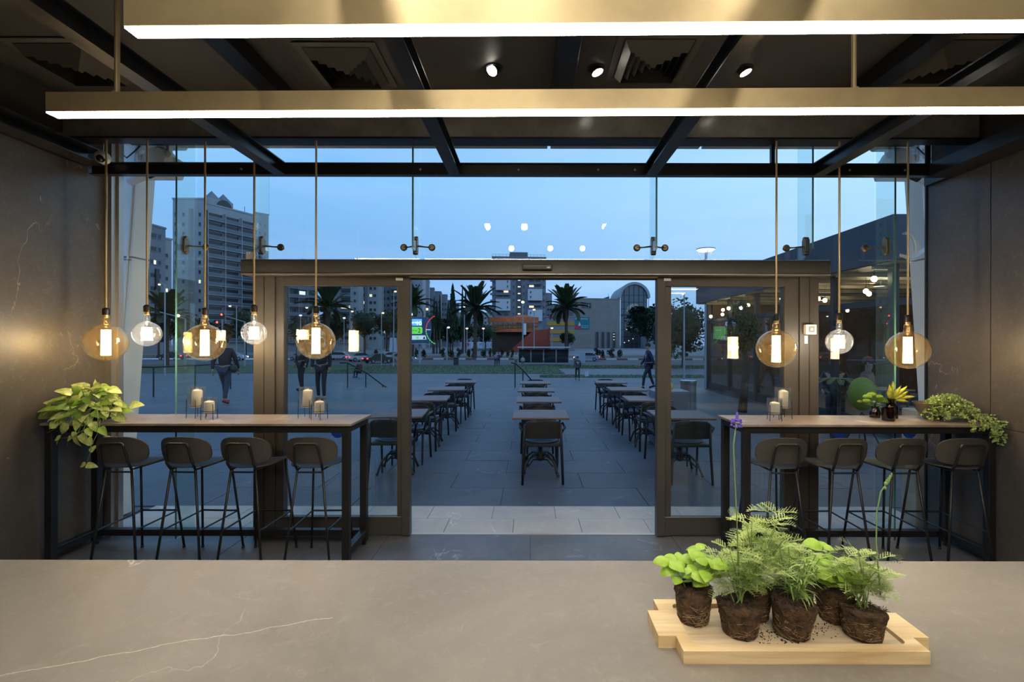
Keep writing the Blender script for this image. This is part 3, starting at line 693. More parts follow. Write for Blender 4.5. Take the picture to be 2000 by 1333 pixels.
lantern(1529, 3.80, 1, 'on the right table', .5); lantern(1513, 3.69, 0, 'on the right table', .15)

# ------------------------------------------------------------------ the counter
ct = thing('counter', 'wide grey stone service counter across the bottom of the picture', 'counter', (0, 0, 0))
MB().bbox(-2.6, 2.6, .35, 1.54, .925, .95, .0015).build('counter_top', COUNTER, ct)
MB().box(-2.58, 2.58, .38, 1.50, .10, .925).build('counter_body', mat('counter_front', (.06, .056, .05), .5), ct)
MB().box(-2.55, 2.55, .45, 1.44, 0, .10).build('plinth', FRAMED, ct)

# ================================================================== PLANTS ON THE COUNTER AND TABLES
# pine serving board with a handle tongue at each end
bd = thing('serving_board', 'pale pine serving board with notched ends on the counter', 'board', (0, 0, .95))
Xs = dict(l0=.334, l1=.294, l2=.322, r0=.870, r1=.908, r2=.872)
D0, D1, D2, D3 = 1.045, 1.10, 1.205, 1.257
poly = [(Xs['l0'], D0), (Xs['r0'], D0), (Xs['r2'], D1 - .005), (Xs['r1'], D1 - .005), (Xs['r1'], D2 - .01), (Xs['r2'], D2 - .01), (Xs['r2'], D3), (Xs['l2'], D3), (Xs['l2'], D2), (Xs['l1'], D2), (Xs['l1'], D1), (Xs['l0'], D1)]
def rrect(x0, x1, y0, y1, r, n=5):
    out = []
    for (cx, cy_, a0) in ((x1 - r, y0 + r, -90), (x1 - r, y1 - r, 0), (x0 + r, y1 - r, 90), (x0 + r, y0 + r, 180)):
        for i in range(n + 1):
            a = math.radians(a0 + 90 * i / n); out.append((cx + r * math.cos(a), cy_ + r * math.sin(a)))
    return out
import bmesh
rin = rrect(.362, .842, 1.072, 1.235, .014)
bm = bmesh.new()
TZ, FZ = .028, .018
ov = [bm.verts.new((x, y, TZ)) for x, y in poly]; iv = [bm.verts.new((x, y, TZ)) for x, y in rin]; fv = [bm.verts.new((x, y, FZ)) for x, y in rin]
oe = [bm.edges.new((ov[i], ov[(i + 1) % len(ov)])) for i in range(len(ov))]; ie = [bm.edges.new((iv[i], iv[(i + 1) % len(iv)])) for i in range(len(iv))]
bmesh.ops.triangle_fill(bm, edges=oe + ie, use_beauty=True)
for i in range(len(iv)): bm.faces.new((iv[i], iv[(i + 1) % len(iv)], fv[(i + 1) % len(iv)], fv[i]))
bv = [bm.verts.new((x, y, 0)) for x, y in poly]
for i in range(len(ov)): bm.faces.new((ov[i], bv[i], bv[(i + 1) % len(ov)], ov[(i + 1) % len(ov)]))
bm.faces.new(bv[::-1])
bmesh.ops.recalc_face_normals(bm, faces=bm.faces)
me = bpy.data.meshes.new('board_body'); bm.to_mesh(me); bm.free(); me.materials.append(BOARD)
obj('board_body', me, bd)
MB().prism(rrect(.3622, .8418, 1.0722, 1.2348, .014), .010, FZ + .0006).build('tray_floor', TRAYW, bd)
FZW = .95 + FZ + .0008

def leaf_mesh(name, L, Wd, curl=.3, fold=.15, m=None, nl=6, nw=2, base=.35, puff=0):
    """a leaf along +Y, midrib at x=0, tip drooping"""
    g = MB(); vs = []; fs = []; cols = 2 * nw + 1
    for i in range(nl + 1):
        t = i / nl; w = Wd / 2 * max(0, math.sin(math.pi * t ** (base + .35))) ** .75 if 0 < t < 1 else .0004
        a = curl * t
        y = L * (math.sin(a) / curl if curl else t); z = -L * (1 - math.cos(a)) / curl if curl else 0
        for j in range(cols):
            s = (j - nw) / nw
            vs.append((s * w, y, z + fold * abs(s) * w - puff * w * (s * s) + .0))
    for i in range(nl):
        for j in range(cols - 1): fs.append((i * cols + j, i * cols + j + 1, (i + 1) * cols + j + 1, (i + 1) * cols + j))
    g.add(vs, fs); return g.mesh(name, m, smooth=True)

def pot(x, y, rb, rt, h, tilt, label, name='herb_pot'):
    t = thing(name, label, 'potted herb', (x, y, FZW + (.5 * rb * max(abs(tilt[0]), abs(tilt[1])))), R.uniform(0, 6), 'herb plugs on the serving board')
    g = MB(); prof = [(0, 0), (rb * .93, 0), (rb, .004)] + [(rb + (rt - rb) * i / 6 * .8, h * (.04 + .12 * i)) for i in range(1, 7)] + [(rt * .96, h * .80), (rt * 1.02, h * .86), (rt * 1.0, h * .97), (rt * .85, h), (rt * .45, h * .99), (0, h * 1.01)]
    g.lathe(prof, 32, wob=.045); g.build('root_ball', SOIL, t, smooth=True)
    g = MB()
    for k in range(90):
        a = R.uniform(0, 6.28); z = R.uniform(.02, .62) * h; pts = []
        da = R.uniform(-.25, .25); dz = R.uniform(-.2, .16)
        for i in range(5):
            zz = max(.003, z + dz * h * i / 4); rr = rb + (rt - rb) * zz / h * .85 + .001
            pts.append((rr * math.cos(a), rr * math.sin(a), zz)); a += da; dz += R.uniform(-.05, .05)
        g.tube(pts, .00055, 3, caps=False)
    tag(g.build('root_web', ROOT, t), kind='stuff')
    g = MB()
    for k in range(240):
        a = R.uniform(0, 6.28); rr = rt * math.sqrt(R.uniform(0, 1.05)); z = h + R.uniform(-.003, .003); L = R.uniform(.004, .012); b = R.uniform(0, 6.28)
        g.tube([(rr * math.cos(a), rr * math.sin(a), z), (rr * math.cos(a) + L * math.cos(b), rr * math.sin(a) + L * math.sin(b), z + R.uniform(-.004, .004))], .0007, 3, caps=False)
    tag(g.build('crumbly_soil', SOIL, t), kind='stuff')
    t.rotation_euler = (tilt[0], tilt[1], 0)
    return t
BL = [leaf_mesh('leaf', L, w, c, .12, BASIL, 7, 3, .30, puff=.35) for (L, w, c) in ((.056, .040, 1.2), (.048, .034, 1.0), (.034, .025, .8), (.060, .042, 1.5))]
def basil(t, h, Hp, spread, n, seed):
    q = random.Random(seed)
    for k in range(6):
        a = k * 1.05 + q.uniform(-.2, .2); top = Vector((math.cos(a) * spread * q.uniform(.4, 1), math.sin(a) * spread * q.uniform(.4, 1), h + Hp * q.uniform(.45, 1)))
        b = Vector((top.x * .3, top.y * .3, h - .005)); mid = (top + b) / 2 + Vector((0, 0, .01)); 
        MB().tube([b, mid, top], [.0018, .0015, .0011], 5).build('stem', STEM, t, smooth=True)
        for lv in range(n // 6):
            f = 1 - lv * .28; p = b.lerp(top, max(.15, f)) ; aa = q.uniform(0, 6.28)
            for s in (0, 1, 2) if lv < 1 else (0, 1):
                ang = aa + s * (2.1 if lv < 1 else math.pi) + q.uniform(-.3, .3); el = q.uniform(.1, .65)
                d = Vector((math.cos(ang) * math.cos(el), math.sin(ang) * math.cos(el), math.sin(el)))
                obj('leaf', q.choice(BL), t, M=frame_to(d, Vector((0, -.5, .85)), p, q.uniform(.6, 1.0)))
def frond_mesh(L, q, m, dense=7, w=.72, lobe=.15):
    """feathery, twice divided leaf"""
    g = MB()
    def strip(a, b, w0, w1, up=Vector((0, 0, 1))):
        d = (b - a); s = d.cross(up).normalized() if d.length > 1e-6 else Vector((1, 0, 0))
        g.quad(a - s * w0, a + s * w0, b + s * w1, b - s * w1)
    def C(t): return Vector((0, L * math.sin(t * 1.1) / 1.1, -L * (1 - math.cos(t * 1.1)) / 1.1 * .6))
    prev = C(0)
    for i in range(1, dense + 1):
        p = C(i / dense); strip(prev, p, .0008, .0008); prev = p
        if i < 2: continue
        pl = L * w * math.sin(math.pi * (.15 + .8 * i / (dense + 1))) * .5
        for s in (-1, 1):
            dr = Vector((s * .8, .62, q.uniform(-.05, .15))).normalized()
            e = p + dr * pl; strip(p, e, .0009, .0009)
            for k in range(1, 4):
                b = p + dr * pl * k / 3.2
                for s2 in (-1, 1):
                    d2 = (dr + Vector((-dr.y, dr.x, 0)) * s2 * .8 + Vector((0, 0, q.uniform(-.1, .2)))).normalized(); e2 = b + d2 * pl * lobe * (1.6 - k * .25) * 1.3
                    sd = d2.cross(Vector((0, 0, 1))).normalized(); m2 = b.lerp(e2, .6)
                    g.add([b, m2 - sd * .0008, e2, m2 + sd * .0008], [(0, 1, 2, 3)])
            sd = dr.cross(Vector((0, 0, 1))).normalized(); e3 = e + dr * pl * .18
            g.add([e, e.lerp(e3, .5) - sd * .0011, e3, e.lerp(e3, .5) + sd * .0011], [(0, 1, 2, 3)])
    return g.mesh('frond', m)
q0 = random.Random(3)
FR = [frond_mesh(L, q0, HERB) for L in (.066, .074, .056, .070)]
def feathery(t, h, Hp, spread, n, seed, lean=(0, 0)):
    q = random.Random(seed)
    for k in range(n):
        a = q.uniform(0, 6.28); top = Vector((math.cos(a) * spread * q.uniform(.1, 1) + lean[0], math.sin(a) * spread * q.uniform(.1, 1) + lean[1], h + Hp * q.uniform(.35, .85)))
        b = Vector((q.uniform(-.012, .012), q.uniform(-.012, .012), h - .004)); mid = (top + b) / 2 + Vector((0, 0, .012))
        MB().tube([b, mid, top], [.0013, .0011, .0008], 4).build('stem', STEM, t)
        for lv in range(5):
            f = .30 + lv * .175; p = b.lerp(mid, f * 2) if f < .5 else mid.lerp(top, min(1, f * 2 - 1))
            for s in (0, 1):
                ang = lv * 2.2 + s * math.pi + q.uniform(-.5, .5); el = q.uniform(-.1, .9) + (.35 if lv > 4 else 0)
                d = Vector((math.cos(ang) * math.cos(el), math.sin(ang) * math.cos(el), math.sin(el)))
                obj('frond', q.choice(FR), t, M=frame_to(d, (0, 0, 1), p, q.uniform(.6, 1.0)))
NL = [leaf_mesh('leaf', L, .0045, c, .3, ROSEM, 5, 1, .3) for L, c in ((.040, .8), (.050, 1.3), (.034, .4))]
def needley(t, h, Hp, spread, n, seed):
    q = random.Random(seed)
    for k in range(n):
        a = q.uniform(0, 6.28); top = Vector((math.cos(a) * spread * q.uniform(.2, 1), math.sin(a) * spread * q.uniform(.2, 1), h + Hp * q.uniform(.5, 1)))
        b = Vector((q.uniform(-.01, .01), q.uniform(-.01, .01), h - .004))
        MB().tube([b, top], .0011, 4).build('stem', STEM, t)
        for lv in range(14):
            p = b.lerp(top, .15 + lv * .063); ang = lv * 2.4 + q.uniform(-.3, .3); el = q.uniform(.2, .95)
            obj('leaf', q.choice(NL), t, M=frame_to((math.cos(ang) * math.cos(el), math.sin(ang) * math.cos(el), math.sin(el)), (0, 0, 1), p, q.uniform(.6, 1.1)))
p1 = pot(.400, 1.180, .036, .045, .082, (0, 0), 'basil plug with broad glossy leaves at the left end of the board'); basil(p1, .082, .080, .060, 18, 11)
p2 = pot(.492, 1.128, .038, .050, .070, (-.05, .0), 'feathery silver herb plug in front, second from the left on the board'); feathery(p2, .070, .17, .07, 14, 12)
p3 = pot(.610, 1.125, .038, .048, .078, (.0, .10), 'narrow-leaved lavender plug in the middle of the front row'); needley(p3, .078, .115, .055, 17, 13)
p4 = pot(.553, 1.196, .036, .046, .082, (0, 0), 'tallest feathery herb plug in the back row behind the lavender'); feathery(p4, .082, .20, .07, 15, 14, (.02, 0))
p5 = pot(.753, 1.185, .036, .046, .082, (0, -.08), 'basil plug in the back row beside the right-hand feathery herb'); basil(p5, .082, .085, .050, 18, 15)
p6 = pot(.768 , 1.112, .038, .048, .064, (-.12, .10), 'feathery herb plug with loose frilly top at the right end of the board'); feathery(p6, .064, .15, .055, 12, 16, (-.01, 0))
p7 = pot(.655, 1.196, .036, .045, .080, (0, 0), 'feathery herb plug hidden behind the lavender, near the back rim'); feathery(p7, .080, .10, .05, 8, 17)
# flower stalks
def stalk(t, pts, flower):
    r_ = t.rotation_euler.copy(); Mi = (Matrix.Translation(t.location) @ r_.to_matrix().to_4x4()).inverted()
    P = [Mi @ Vector(p) for p in pts]
    s = MB().tube(P, [.0016] * (len(P) - 1) + [.0012], 6).build('flower_stalk', STEM, t, smooth=True)
    g = MB(); q = random.Random(5); up = (P[-1] - P[-2]).normalized()
    if flower:
        for k in range(46):
            a = q.uniform(0, 6.28); z = q.uniform(-.006, .012); rr = .012 * (1 - abs(z) * 25 * .5)
            ellip(g, P[-1] + Vector((rr * math.cos(a), rr * math.sin(a), z)), .0028, .0028, .0024, 6, 4)
        ellip(g, P[-1] + up * .018, .0035, .0035, .012, 8, 6)
        g.build('purple_flower', PURPLE, s, smooth=True)['label'] = 'purple lavender flower head'
    else:
        for k in range(5): ellip(g, P[-1] + up * (.006 * k), .0045 - .0006 * k, .0045 - .0006 * k, .005, 8, 6)
        ellip(g, P[-1] - up * .012 + Vector((.004, 0, 0)), .004, .004, .004, 8, 6)
        g.build('green_bud', STEM, s, smooth=True)
d_ = 1.12
stalk(p2, [(wx(1440, d_) + .005, d_, 1.08), (wx(1440, d_), d_, wz(1020, d_)), (wx(1436, d_), d_, wz(940, d_)), (wx(1433, d_), d_, wz(870, d_)), (wx(1438, d_), d_, wz(829, d_))], True)
stalk(p6, [(wx(1712, d_) + .01, d_, 1.06), (wx(1712, d_), d_, wz(1060, d_)), (wx(1713, d_), d_, wz(1000, d_)), (wx(1721, d_), d_, wz(960, d_)), (wx(1731, d_), d_, wz(944, d_))], False)
# crumbs of soil on the board
g = MB(); q = random.Random(9)
for k in range(330):
    c_ = q.choice(((.545, 1.13), (.56, 1.14), (.67, 1.15), (.54, 1.12), (.60, 1.09), (.70, 1.17), (.83, 1.17))); x = min(.835, max(.37, q.gauss(c_[0], .028))); y = min(1.23, max(1.08, q.gauss(c_[1], .022)))
    s = q.uniform(.0006, .0022) * (2 if q.random() < .04 else 1); ellip(g, (x, y, FZW + s * .5), s, s, s * .7, 5, 3)
tag(g.build('soil_crumbs', SOIL), 'dark soil crumbs scattered on the pine serving board', 'soil', kind='stuff')

# ---- variegated trailing plant on the left table
pt = thing('trailing_pothos', 'variegated pale green trailing plant spilling over the left table end', 'plant', (-3.30, 3.70, 1.05))
MB().lathe([(0, 0), (.065, 0), (.07, .01), (.095, .10), (.098, .105), (.09, .105), (.086, .09), (0, .09)], 28).build('pot', mat('dark_pot', (.03, .028, .026), .6), pt, smooth='auto')
PL = [leaf_mesh('leaf', L, w, c, .18, m, 8, 2, .22) for (L, w, c, m) in ((.13, .075, .9, POTHOS), (.115, .07, 1.3, POTHOS), (.10, .062, .6, POTHOS2), (.12, .066, 1.1, POTHOS2), (.085, .055, .8, POTHOS))]
q = random.Random(21); base = Vector((0, 0, .10))
def putleaf(p, d, s=1, mesh=None):
    p = Vector(p); p.x = max(-.285, p.x)
    MB().tube([base.lerp(p, .45) + Vector((0, 0, .02)), base.lerp(p, .8) + Vector((0, 0, .03)), p], .0018, 4).build('stem', STEM, pt)
    obj('leaf', mesh or q.choice(PL), pt, M=frame_to(d, Vector((q.uniform(-.6, .6), -.75 + q.uniform(-.3, .3), .6)), p, s))
for k in range(140):
    a = q.uniform(0, 2 * math.pi) if k < 90 else q.uniform(3.2, 6.2); el = q.uniform(-.15, 1.35)
    rx_, ry_, rz_ = .31 * q.uniform(.45, 1), .16 * q.uniform(.6, 1), .20 * q.uniform(.6, 1)
    p = Vector((math.cos(a) * math.cos(el) * rx_ - .02, math.sin(a) * math.cos(el) * ry_ - .05, .07 + math.sin(el) * rz_))
    if p.y > .16: p.y = .16
    d = Vector((math.cos(a) * 1.0, -abs(math.sin(a)) * .5 - .2, q.uniform(-.5, .35) + .3 * math.sin(el)))
    putleaf(p, d, q.uniform(.7, 1.05))
for (px, py, dx) in ((118, 812, -.5), (135, 830, -.6), (160, 848, .3), (170, 838, .5), (148, 845, -.2), (120, 852, -.3), (180, 826, .4), (195, 836, .6), (142, 858, -.8), (205, 855, .7), (90, 806, -1), (100, 790, -1), (150, 852, 0)):
    d0 = 3.46; p = Vector((wx(px, d0) + 3.30, d0 - 3.70, wz(py, d0) - 1.05)); putleaf(p, (dx, -.2, -.55), q.uniform(.65, .9))
def vine(px_pts, leaves):
    pts = [Vector((wx(a, 3.44) + 3.30, 3.44 - 3.70, wz(b, 3.44) - 1.05)) for a, b in px_pts]
    MB().tube(pts, .0022, 6).build('vine', STEM, pt, smooth=True)
    for (i, dx, dz) in leaves: obj('leaf', q.choice(PL[:2]), pt, M=frame_to((dx, -.1, dz), (0, -.8, .5), pts[i], .62))
vine([(190, 800), (192, 825), (190, 850), (178, 873), (177, 886), (168, 910)], [(3, -.2, .75), (4, .3, .7), (5, -.9, .1), (5, .9, -.05)])
vine([(172, 815), (165, 840), (140, 857), (118, 858)], [(2, -.8, -.2), (3, -1, .1)])
vine([(122, 820), (110, 838), (92, 848)], [(1, -.5, .6)])

# ---- bowl with small-leaved creeper on the right table
bp_ = thing('creeper_bowl', 'small-leaved green creeper spilling from a grey bowl on the right table', 'plant', (3.14, 3.76, 1.05))
MB().lathe([(0, 0), (.05, 0), (.056, .006), (.10, .07), (.125, .125), (.128, .13), (.120, .13), (.092, .07), (0, .03)], 30).build('bowl', mat('clay_bowl', (.13, .105, .09), .6, var=.2), bp_, smooth='auto')
g = MB(); st = MB(); q = random.Random(31)
def smallleaf(p, s):
    d = Vector((q.uniform(-1, 1), q.uniform(-1, .3), q.uniform(-.3, 1))).normalized(); u = d.orthogonal(); u.rotate(Matrix.Rotation(q.uniform(0, 6.28), 3, d)); u.normalize(); w = d.cross(u)
    g.add([p, p + d * s * .45 + u * s * .42 + w * s * .1, p + d * s, p + d * s * .45 - u * s * .42 + w * s * .1, p + d * s * .5], [(0, 1, 4), (1, 2, 4), (2, 3, 4), (3, 0, 4)])
for k in range(120):
    a = q.uniform(-2.6, .55); rad = q.uniform(.02, .32); out = Vector((math.cos(a) * rad * .95 + .02, math.sin(a) * rad * .55, 0))
    a0 = Vector((q.uniform(-.05, .09), q.uniform(-.06, .06), .13)); top = a0.lerp(Vector((out.x * .6, out.y * .7, .15)), .8) + Vector((0, 0, q.uniform(-.02, .035)))
    endz = max(.012, .10 - rad * .25) if out.y > -.24 and out.x < .27 else q.uniform(-.10, .0)
    end = Vector((out.x, out.y, endz)); pts = []
    for i in range(9):
        t_ = i / 8; p = a0 * (1 - t_) ** 2 + top * 2 * t_ * (1 - t_) + end * t_ ** 2; p.y = min(p.y, .17); pts.append(p)
    st.tube(pts, .001, 3, caps=False)
    for p in pts[1:]:
        for j in range(5): smallleaf(p + Vector((q.uniform(-.008, .008), q.uniform(-.008, .008), q.uniform(-.004, .010))), q.uniform(.012, .021))
for k in range(1300):
    a = q.uniform(0, 6.28); el = q.uniform(0, 1.5); x = .10 + .19 * math.cos(a) * math.cos(el); p = Vector((x, -.06 + .15 * math.sin(a) * math.cos(el), max(.012, .07 + .125 * math.sin(el) - max(0, x - .08) * .35 + q.uniform(-.02, .01))))
    p.y = min(p.y, .16); p.x = min(p.x, .27); smallleaf(p, q.uniform(.012, .021))
for (x0, x1, zb) in ((.06, .10, -.05), (.13, .17, -.04), (.17, .22, -.07), (.22, .28, -.12), (.20, .27, -.09), (.25, .285, -.14)):
    for rep in range(3):
        xs = q.uniform(x0, x1)
        for i in range(12):
            z = .06 - (.06 - zb) * i / 11; p = Vector((xs + q.uniform(-.01, .01), -.275 - .01 * math.sin(i), z)) if z < .03 else Vector((xs, -.20 - .075 * i / 4, max(z, .015)))
            for j in range(4): smallleaf(p + Vector((q.uniform(-.008, .008), q.uniform(-.006, .004), 0)), q.uniform(.012, .020))
tag(g.build('leaves', TRAIL, bp_), kind='stuff'); tag(st.build('stems', STEM, bp_), kind='stuff')

# ---- amber bottles
def bottle(x, y, r, h, neck, label):
    t = thing('amber_bottle', label, 'bottle', (x, y, 1.05), 0, None)
    sh = h * .70
    MB().lathe([(0, 0), (r * .95, 0), (r, .004), (r, sh - .01), (r * .85, sh), (neck, sh + .018), (neck, h), (neck * 1.18, h), (neck * 1.18, h + .005), (neck * .85, h + .005)], 28).build('glass_body', AMBERG, t, smooth='auto')
    return t
b1 = bottle(wx(1709, 3.84), 3.84, .037, .085, .024, 'small dark amber bottle holding lime green flowers')
b2 = bottle(wx(1741, 3.81), 3.81, .045, .150, .024, 'taller amber bottle holding yellow foxtail leaves')
jar = thing('amber_candle_jar', 'squat amber glass jar with glowing orange wax in front of the bottles', 'jar', (wx(1735, 3.69), 3.69, 1.05))
MB().lathe([(0, 0), (.040, 0), (.043, .004), (.043, .098), (.041, .098), (.041, .006), (0, .006)], 28).build('glass', AMBERG, jar, smooth='auto')
MB().lathe([(0, .008), (.0385, .008), (.0385, .075), (0, .078)], 24).build('wax', AMBERW, jar, smooth='auto')
q = random.Random(41)
for (ang, el, L) in ((.15, .25, .17), (.35, .75, .15), (.1, .55, .14), (1.5, 1.35, .12), (2.5, 1.25, .10), (-.3, .05, .12), (-.2, 1.0, .11), (.5, .42, .12), (3.0, 1.0, .07)):
    d = Vector((math.cos(ang) * math.cos(el), -.15, math.sin(el))).normalized(); b = Vector((0, 0, .135)); g = MB(); pts = []; rs = []
    for i in range(9):
        t_ = i / 8; pts.append(b + Vector((0, 0, .03)) * t_ + d * L * t_ + Vector((0, 0, -.035 * t_ * t_ * (1.2 - el)))); rs.append(.003 + .011 * math.sin(math.pi * min(1, t_ * 1.02) ** 1.4) * (1 if i > 1 else .4))
    rs[-1] = .001; g.tube(pts, rs, 8)
    for k in range(160):
        i = q.randrange(2, 8); p = pts[i].lerp(pts[i + 1], q.random()) if i < 8 else pts[8]; o = Vector((q.gauss(0, 1), q.gauss(0, 1), q.gauss(0, 1))).normalized() * (rs[i] + .002); e = o + d * .006
        s_ = d.cross(o).normalized() * .0007; g.add([p + o * .7 - s_, p + o * .7 + s_, p + e * 1.15], [(0, 1, 2)])
    g.build('foxtail', YELLOWL, b2, smooth=False)
for (x, z, r_) in ((-.085, .135, .030), (-.055, .165, .033), (-.01, .180, .033), (.03, .165, .030), (.065, .135, .034), (.085, .125, .026), (-.10, .125, .020), (.045, .150, .026)):
    y = q.uniform(-.03, .03); MB().tube([(0, 0, .08), (x * .5, y * .5, .10), (x, y, z)], .0015, 5).build('stem', STEM, b1)
    g = MB(); ellip(g, (x, y, z), r_, r_, r_ * .55, 16, 10)
    for k in range(150):
        a = q.uniform(0, 6.28); b_ = q.uniform(-.2, 1.5); o = Vector((math.cos(a) * math.cos(b_) * r_, math.sin(a) * math.cos(b_) * r_, math.sin(b_) * r_ * .6)); p = Vector((x, y, z)) + o
        s_ = o.cross(Vector((0, 0, 1))); s_ = s_.normalized() * .0016 if s_.length > 1e-5 else Vector((.0016, 0, 0)); g.add([p - s_, p + s_, p + o * .22], [(0, 1, 2)])
    g.build('flower', LIMEB, b1)
for k in range(14):
    a = q.uniform(0, 6.28); el = q.uniform(-.2, .9); p = Vector((math.cos(a) * .03, math.sin(a) * .03, q.uniform(.085, .13)))
    obj('leaf', PL[4] if k % 3 else NL[0], b1, M=frame_to((math.cos(a) * math.cos(el), math.sin(a) * math.cos(el), math.sin(el)), (0, 0, 1), p, .42 if k % 3 else .8))

# ================================================================== OUTSIDE
def gz(d):
    if d <= 17.4: return 0.0
    if d < 18.6: return -.95 * (d - 17.4) / 1.2
    return -.95 - min(1, (d - 18.6) / 56) * .75
def ground(name, x0, x1, d0, d1, m, lift=0, n=8, parent=None):
    g = MB(); vs = []
    for i in range(n + 1):
        d = d0 + (d1 - d0) * i / n
        vs += [(x0, d, gz(d) + lift), (x1, d, gz(d) + lift)]
    g.add(vs, [(2 * i, 2 * i + 1, 2 * i + 3, 2 * i + 2) for i in range(n)])
    o = g.build(name, m, parent)
    if not parent: o['kind'] = 'structure'
    return o
pz = struct('plaza', MB().box(-60, 60, 4.16, 17.4, -.10, -.012), SLAB2)
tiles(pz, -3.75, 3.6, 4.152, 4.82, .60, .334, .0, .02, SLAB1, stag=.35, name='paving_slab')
tiles(pz, -9.3, 9.3, 4.826, 11.5, 1.5, .62, -.004, .02, SLAB2, stag=.4, name='paving_slab', gap=.006, jit=.0015, keep=lambda x, y: abs(x) < 1.6 + y * .9)
struct('paving_joint_strip', MB().box(-3.75, 3.6, 4.819, 4.8262, -.02, .0008), mat('pale_joint', (.45, .43, .38), .7))
SIDEW = mat('plaza_plain', (.080, .088, .102), .6, var=.2, scale=.6)
g = MB()
for i in range(3): g.box(-60, 60, 17.4 + i * .36, 17.76 + i * .36 + .4, -1.6, -.3 * (i + 1) + .0)
struct('plaza_steps', g, SIDEW)
ground('lower_plaza', -120, 120, 18.4, 45, SIDEW, 0)
ground('lawn', -60, 3.2, 44, 66, GRASS, .02); ground('lawn', 3.2, 60, 55, 66, GRASS, .02); ground('lawn', .8, 60, 38.5, 42, GRASS, .03)
ground('garden_path', 3.2, 60, 42, 55, SIDEW, .01); ground('lower_plaza', -120, 120, 45, 66.2, SIDEW, -.02)
ground('road', -200, 200, 66, 89, ASPH, 0); ground('median', -200, 200, 90, 118, DIRT, .12)
ground('far_plaza', -300, 300, 112, 420, PAVE, .13, 4)
kb = thing('kerb', 'long kerb painted in alternating red and white at the median edge', 'kerb', (0, 0, 0))
for i in range(44):
    x = -44 + i * 2.0; me = None
    MB().bbox(x, x + 1.98, 89, 89.6, gz(89) - .1, gz(89) + .28, .03).build('kerb_stone', mat('kerb_white', (.45, .45, .45), .6) if i % 2 else mat('kerb_red', (.16, .05, .05), .6), kb)
g = MB(); q = random.Random(77)
for k in range(9000):
    x = q.uniform(-20, 25); d = q.uniform(44, 66) if x < 3.2 else q.uniform(55, 66)
    if q.random() < .15: x = q.uniform(.8, 20); d = q.uniform(38.5, 42)
    z = gz(d) + .02; a = q.uniform(0, 3.14); c, s = math.cos(a) * .03, math.sin(a) * .03
    g.add([(x - c, d - s, z), (x + c, d + s, z), (x + q.uniform(-.03, .03), d, z + q.uniform(.05, .12))], [(0, 1, 2)])
tag(g.build('grass_blades', GRASS), 'short grass blades on the lawns beyond the plaza', 'grass', kind='stuff')

# ---- cafe tables and chairs on the plaza
def make_table():
    t = thing('cafe_table', 'x', 'table'); w = .34
    MB().bbox(-w, w, -w, w, .725, .75, .004).build('table_top', WOODT, t)
    b = MB(); b.tube([(0, 0, .20), (0, 0, .70)], .032, 10).lathe([(.03, .16), (.055, .19), (.055, .26), (.03, .30)], 12).box(-.2, .2, -.02, .02, .70, .725).box(-.02, .02, -.2, .2, .70, .725)
    b.build('pedestal', RATTAN, t, smooth='auto')
    for k in range(4):
        a = math.pi / 4 + k * math.pi / 2; c, s = math.cos(a), math.sin(a)
        MB().tube([(c * .03, s * .03, .24), (c * .13, s * .13, .25), (c * .24, s * .24, .17), (c * .30, s * .30, .03), (c * .31, s * .31, .012)], [.016, .015, .015, .016, .02], 6).build('foot', RATTAN, t, smooth=True)
        MB().tube([(c * .04, s * .04, .18), (c * .12, s * .12, .19), (c * .22, s * .22, .12)], .01, 6).build('brace', RATTAN, t)
    return t
def make_chair():                       # faces +Y
    t = thing('outdoor_chair', 'x', 'chair')
    MB().bbox(-.22, .22, -.20, .20, .425, .46, .008).build('seat', RATTAN, t)
    MB().lathe([(0, 0), (.19, 0), (.20, .012), (.185, .03), (0, .038)], 20, (0, .02, .46), Matrix.Diagonal((1, 1, 1, 1))).build('seat_pad', SEATB, t, smooth='auto')
    g = MB(); K = 9; rows = [(.53, .205), (.60, .215), (.67, .215), (.71, .205), (.735, .17), (.745, .10)]; vs = []; fs = []
    for lay in (0, 1):
        for (z, w) in rows:
            for j in range(K):
                u = -1 + 2 * j / (K - 1); vs.append((u * w, -.235 - (z - .5) * .15 + .03 * u * u - lay * .014, z))
    n = len(rows) * K
    for lay in (0, 1):
        for i in range(len(rows) - 1):
            for j in range(K - 1):
                a = lay * n + i * K + j; f = (a, a + 1, a + K + 1, a + K); fs.append(f if lay else f[::-1])
    for j in range(K - 1): fs.append((j, j + 1, n + j + 1, n + j)); a = (len(rows) - 1) * K + j; fs.append((a + 1, a, n + a, n + a + 1))
    for i in range(len(rows) - 1):
        a = i * K; fs.append((a + K, a, n + a, n + a + K)); a += K - 1; fs.append((a, a + K, n + a + K, n + a))
    g.add(vs, fs); g.build('backrest', RATTAN, t, smooth='auto')
    for s in (-1, 1):
        MB().tube([(s * .235, -.255, 0), (s * .22, -.215, .44), (s * .205, -.262, .70)], [.015, .017, .014], 8).build('leg', RATTAN, t, smooth=True)
        MB().tube([(s * .20, .195, 0), (s * .205, .18, .44)], [.013, .016], 8).build('leg', RATTAN, t)
        MB().tube([(s * .218, -.235, .60), (s * .26, -.22, .655), (s * .262, .05, .66), (s * .245, .12, .64), (s * .215, .15, .45)], .014, 8).build('armrest', RATTAN, t, smooth=True)
    return t
tab0, ch0 = make_table(), make_chair()
first = [1, 1]
ROWS = {'left': [(-1.68, 6.12), (-1.66, 7.75), (-1.62, 9.35), (-1.58, 11.0)], 'middle': [(.125, 6.06), (.125, 7.60), (.115, 9.15), (.11, 10.78)], 'right': [(1.88, 6.05), (1.87, 7.76), (1.86, 9.35), (1.82, 10.98)]}
ORD = ['nearest the door', 'second from the door', 'third from the door', 'farthest from the door']
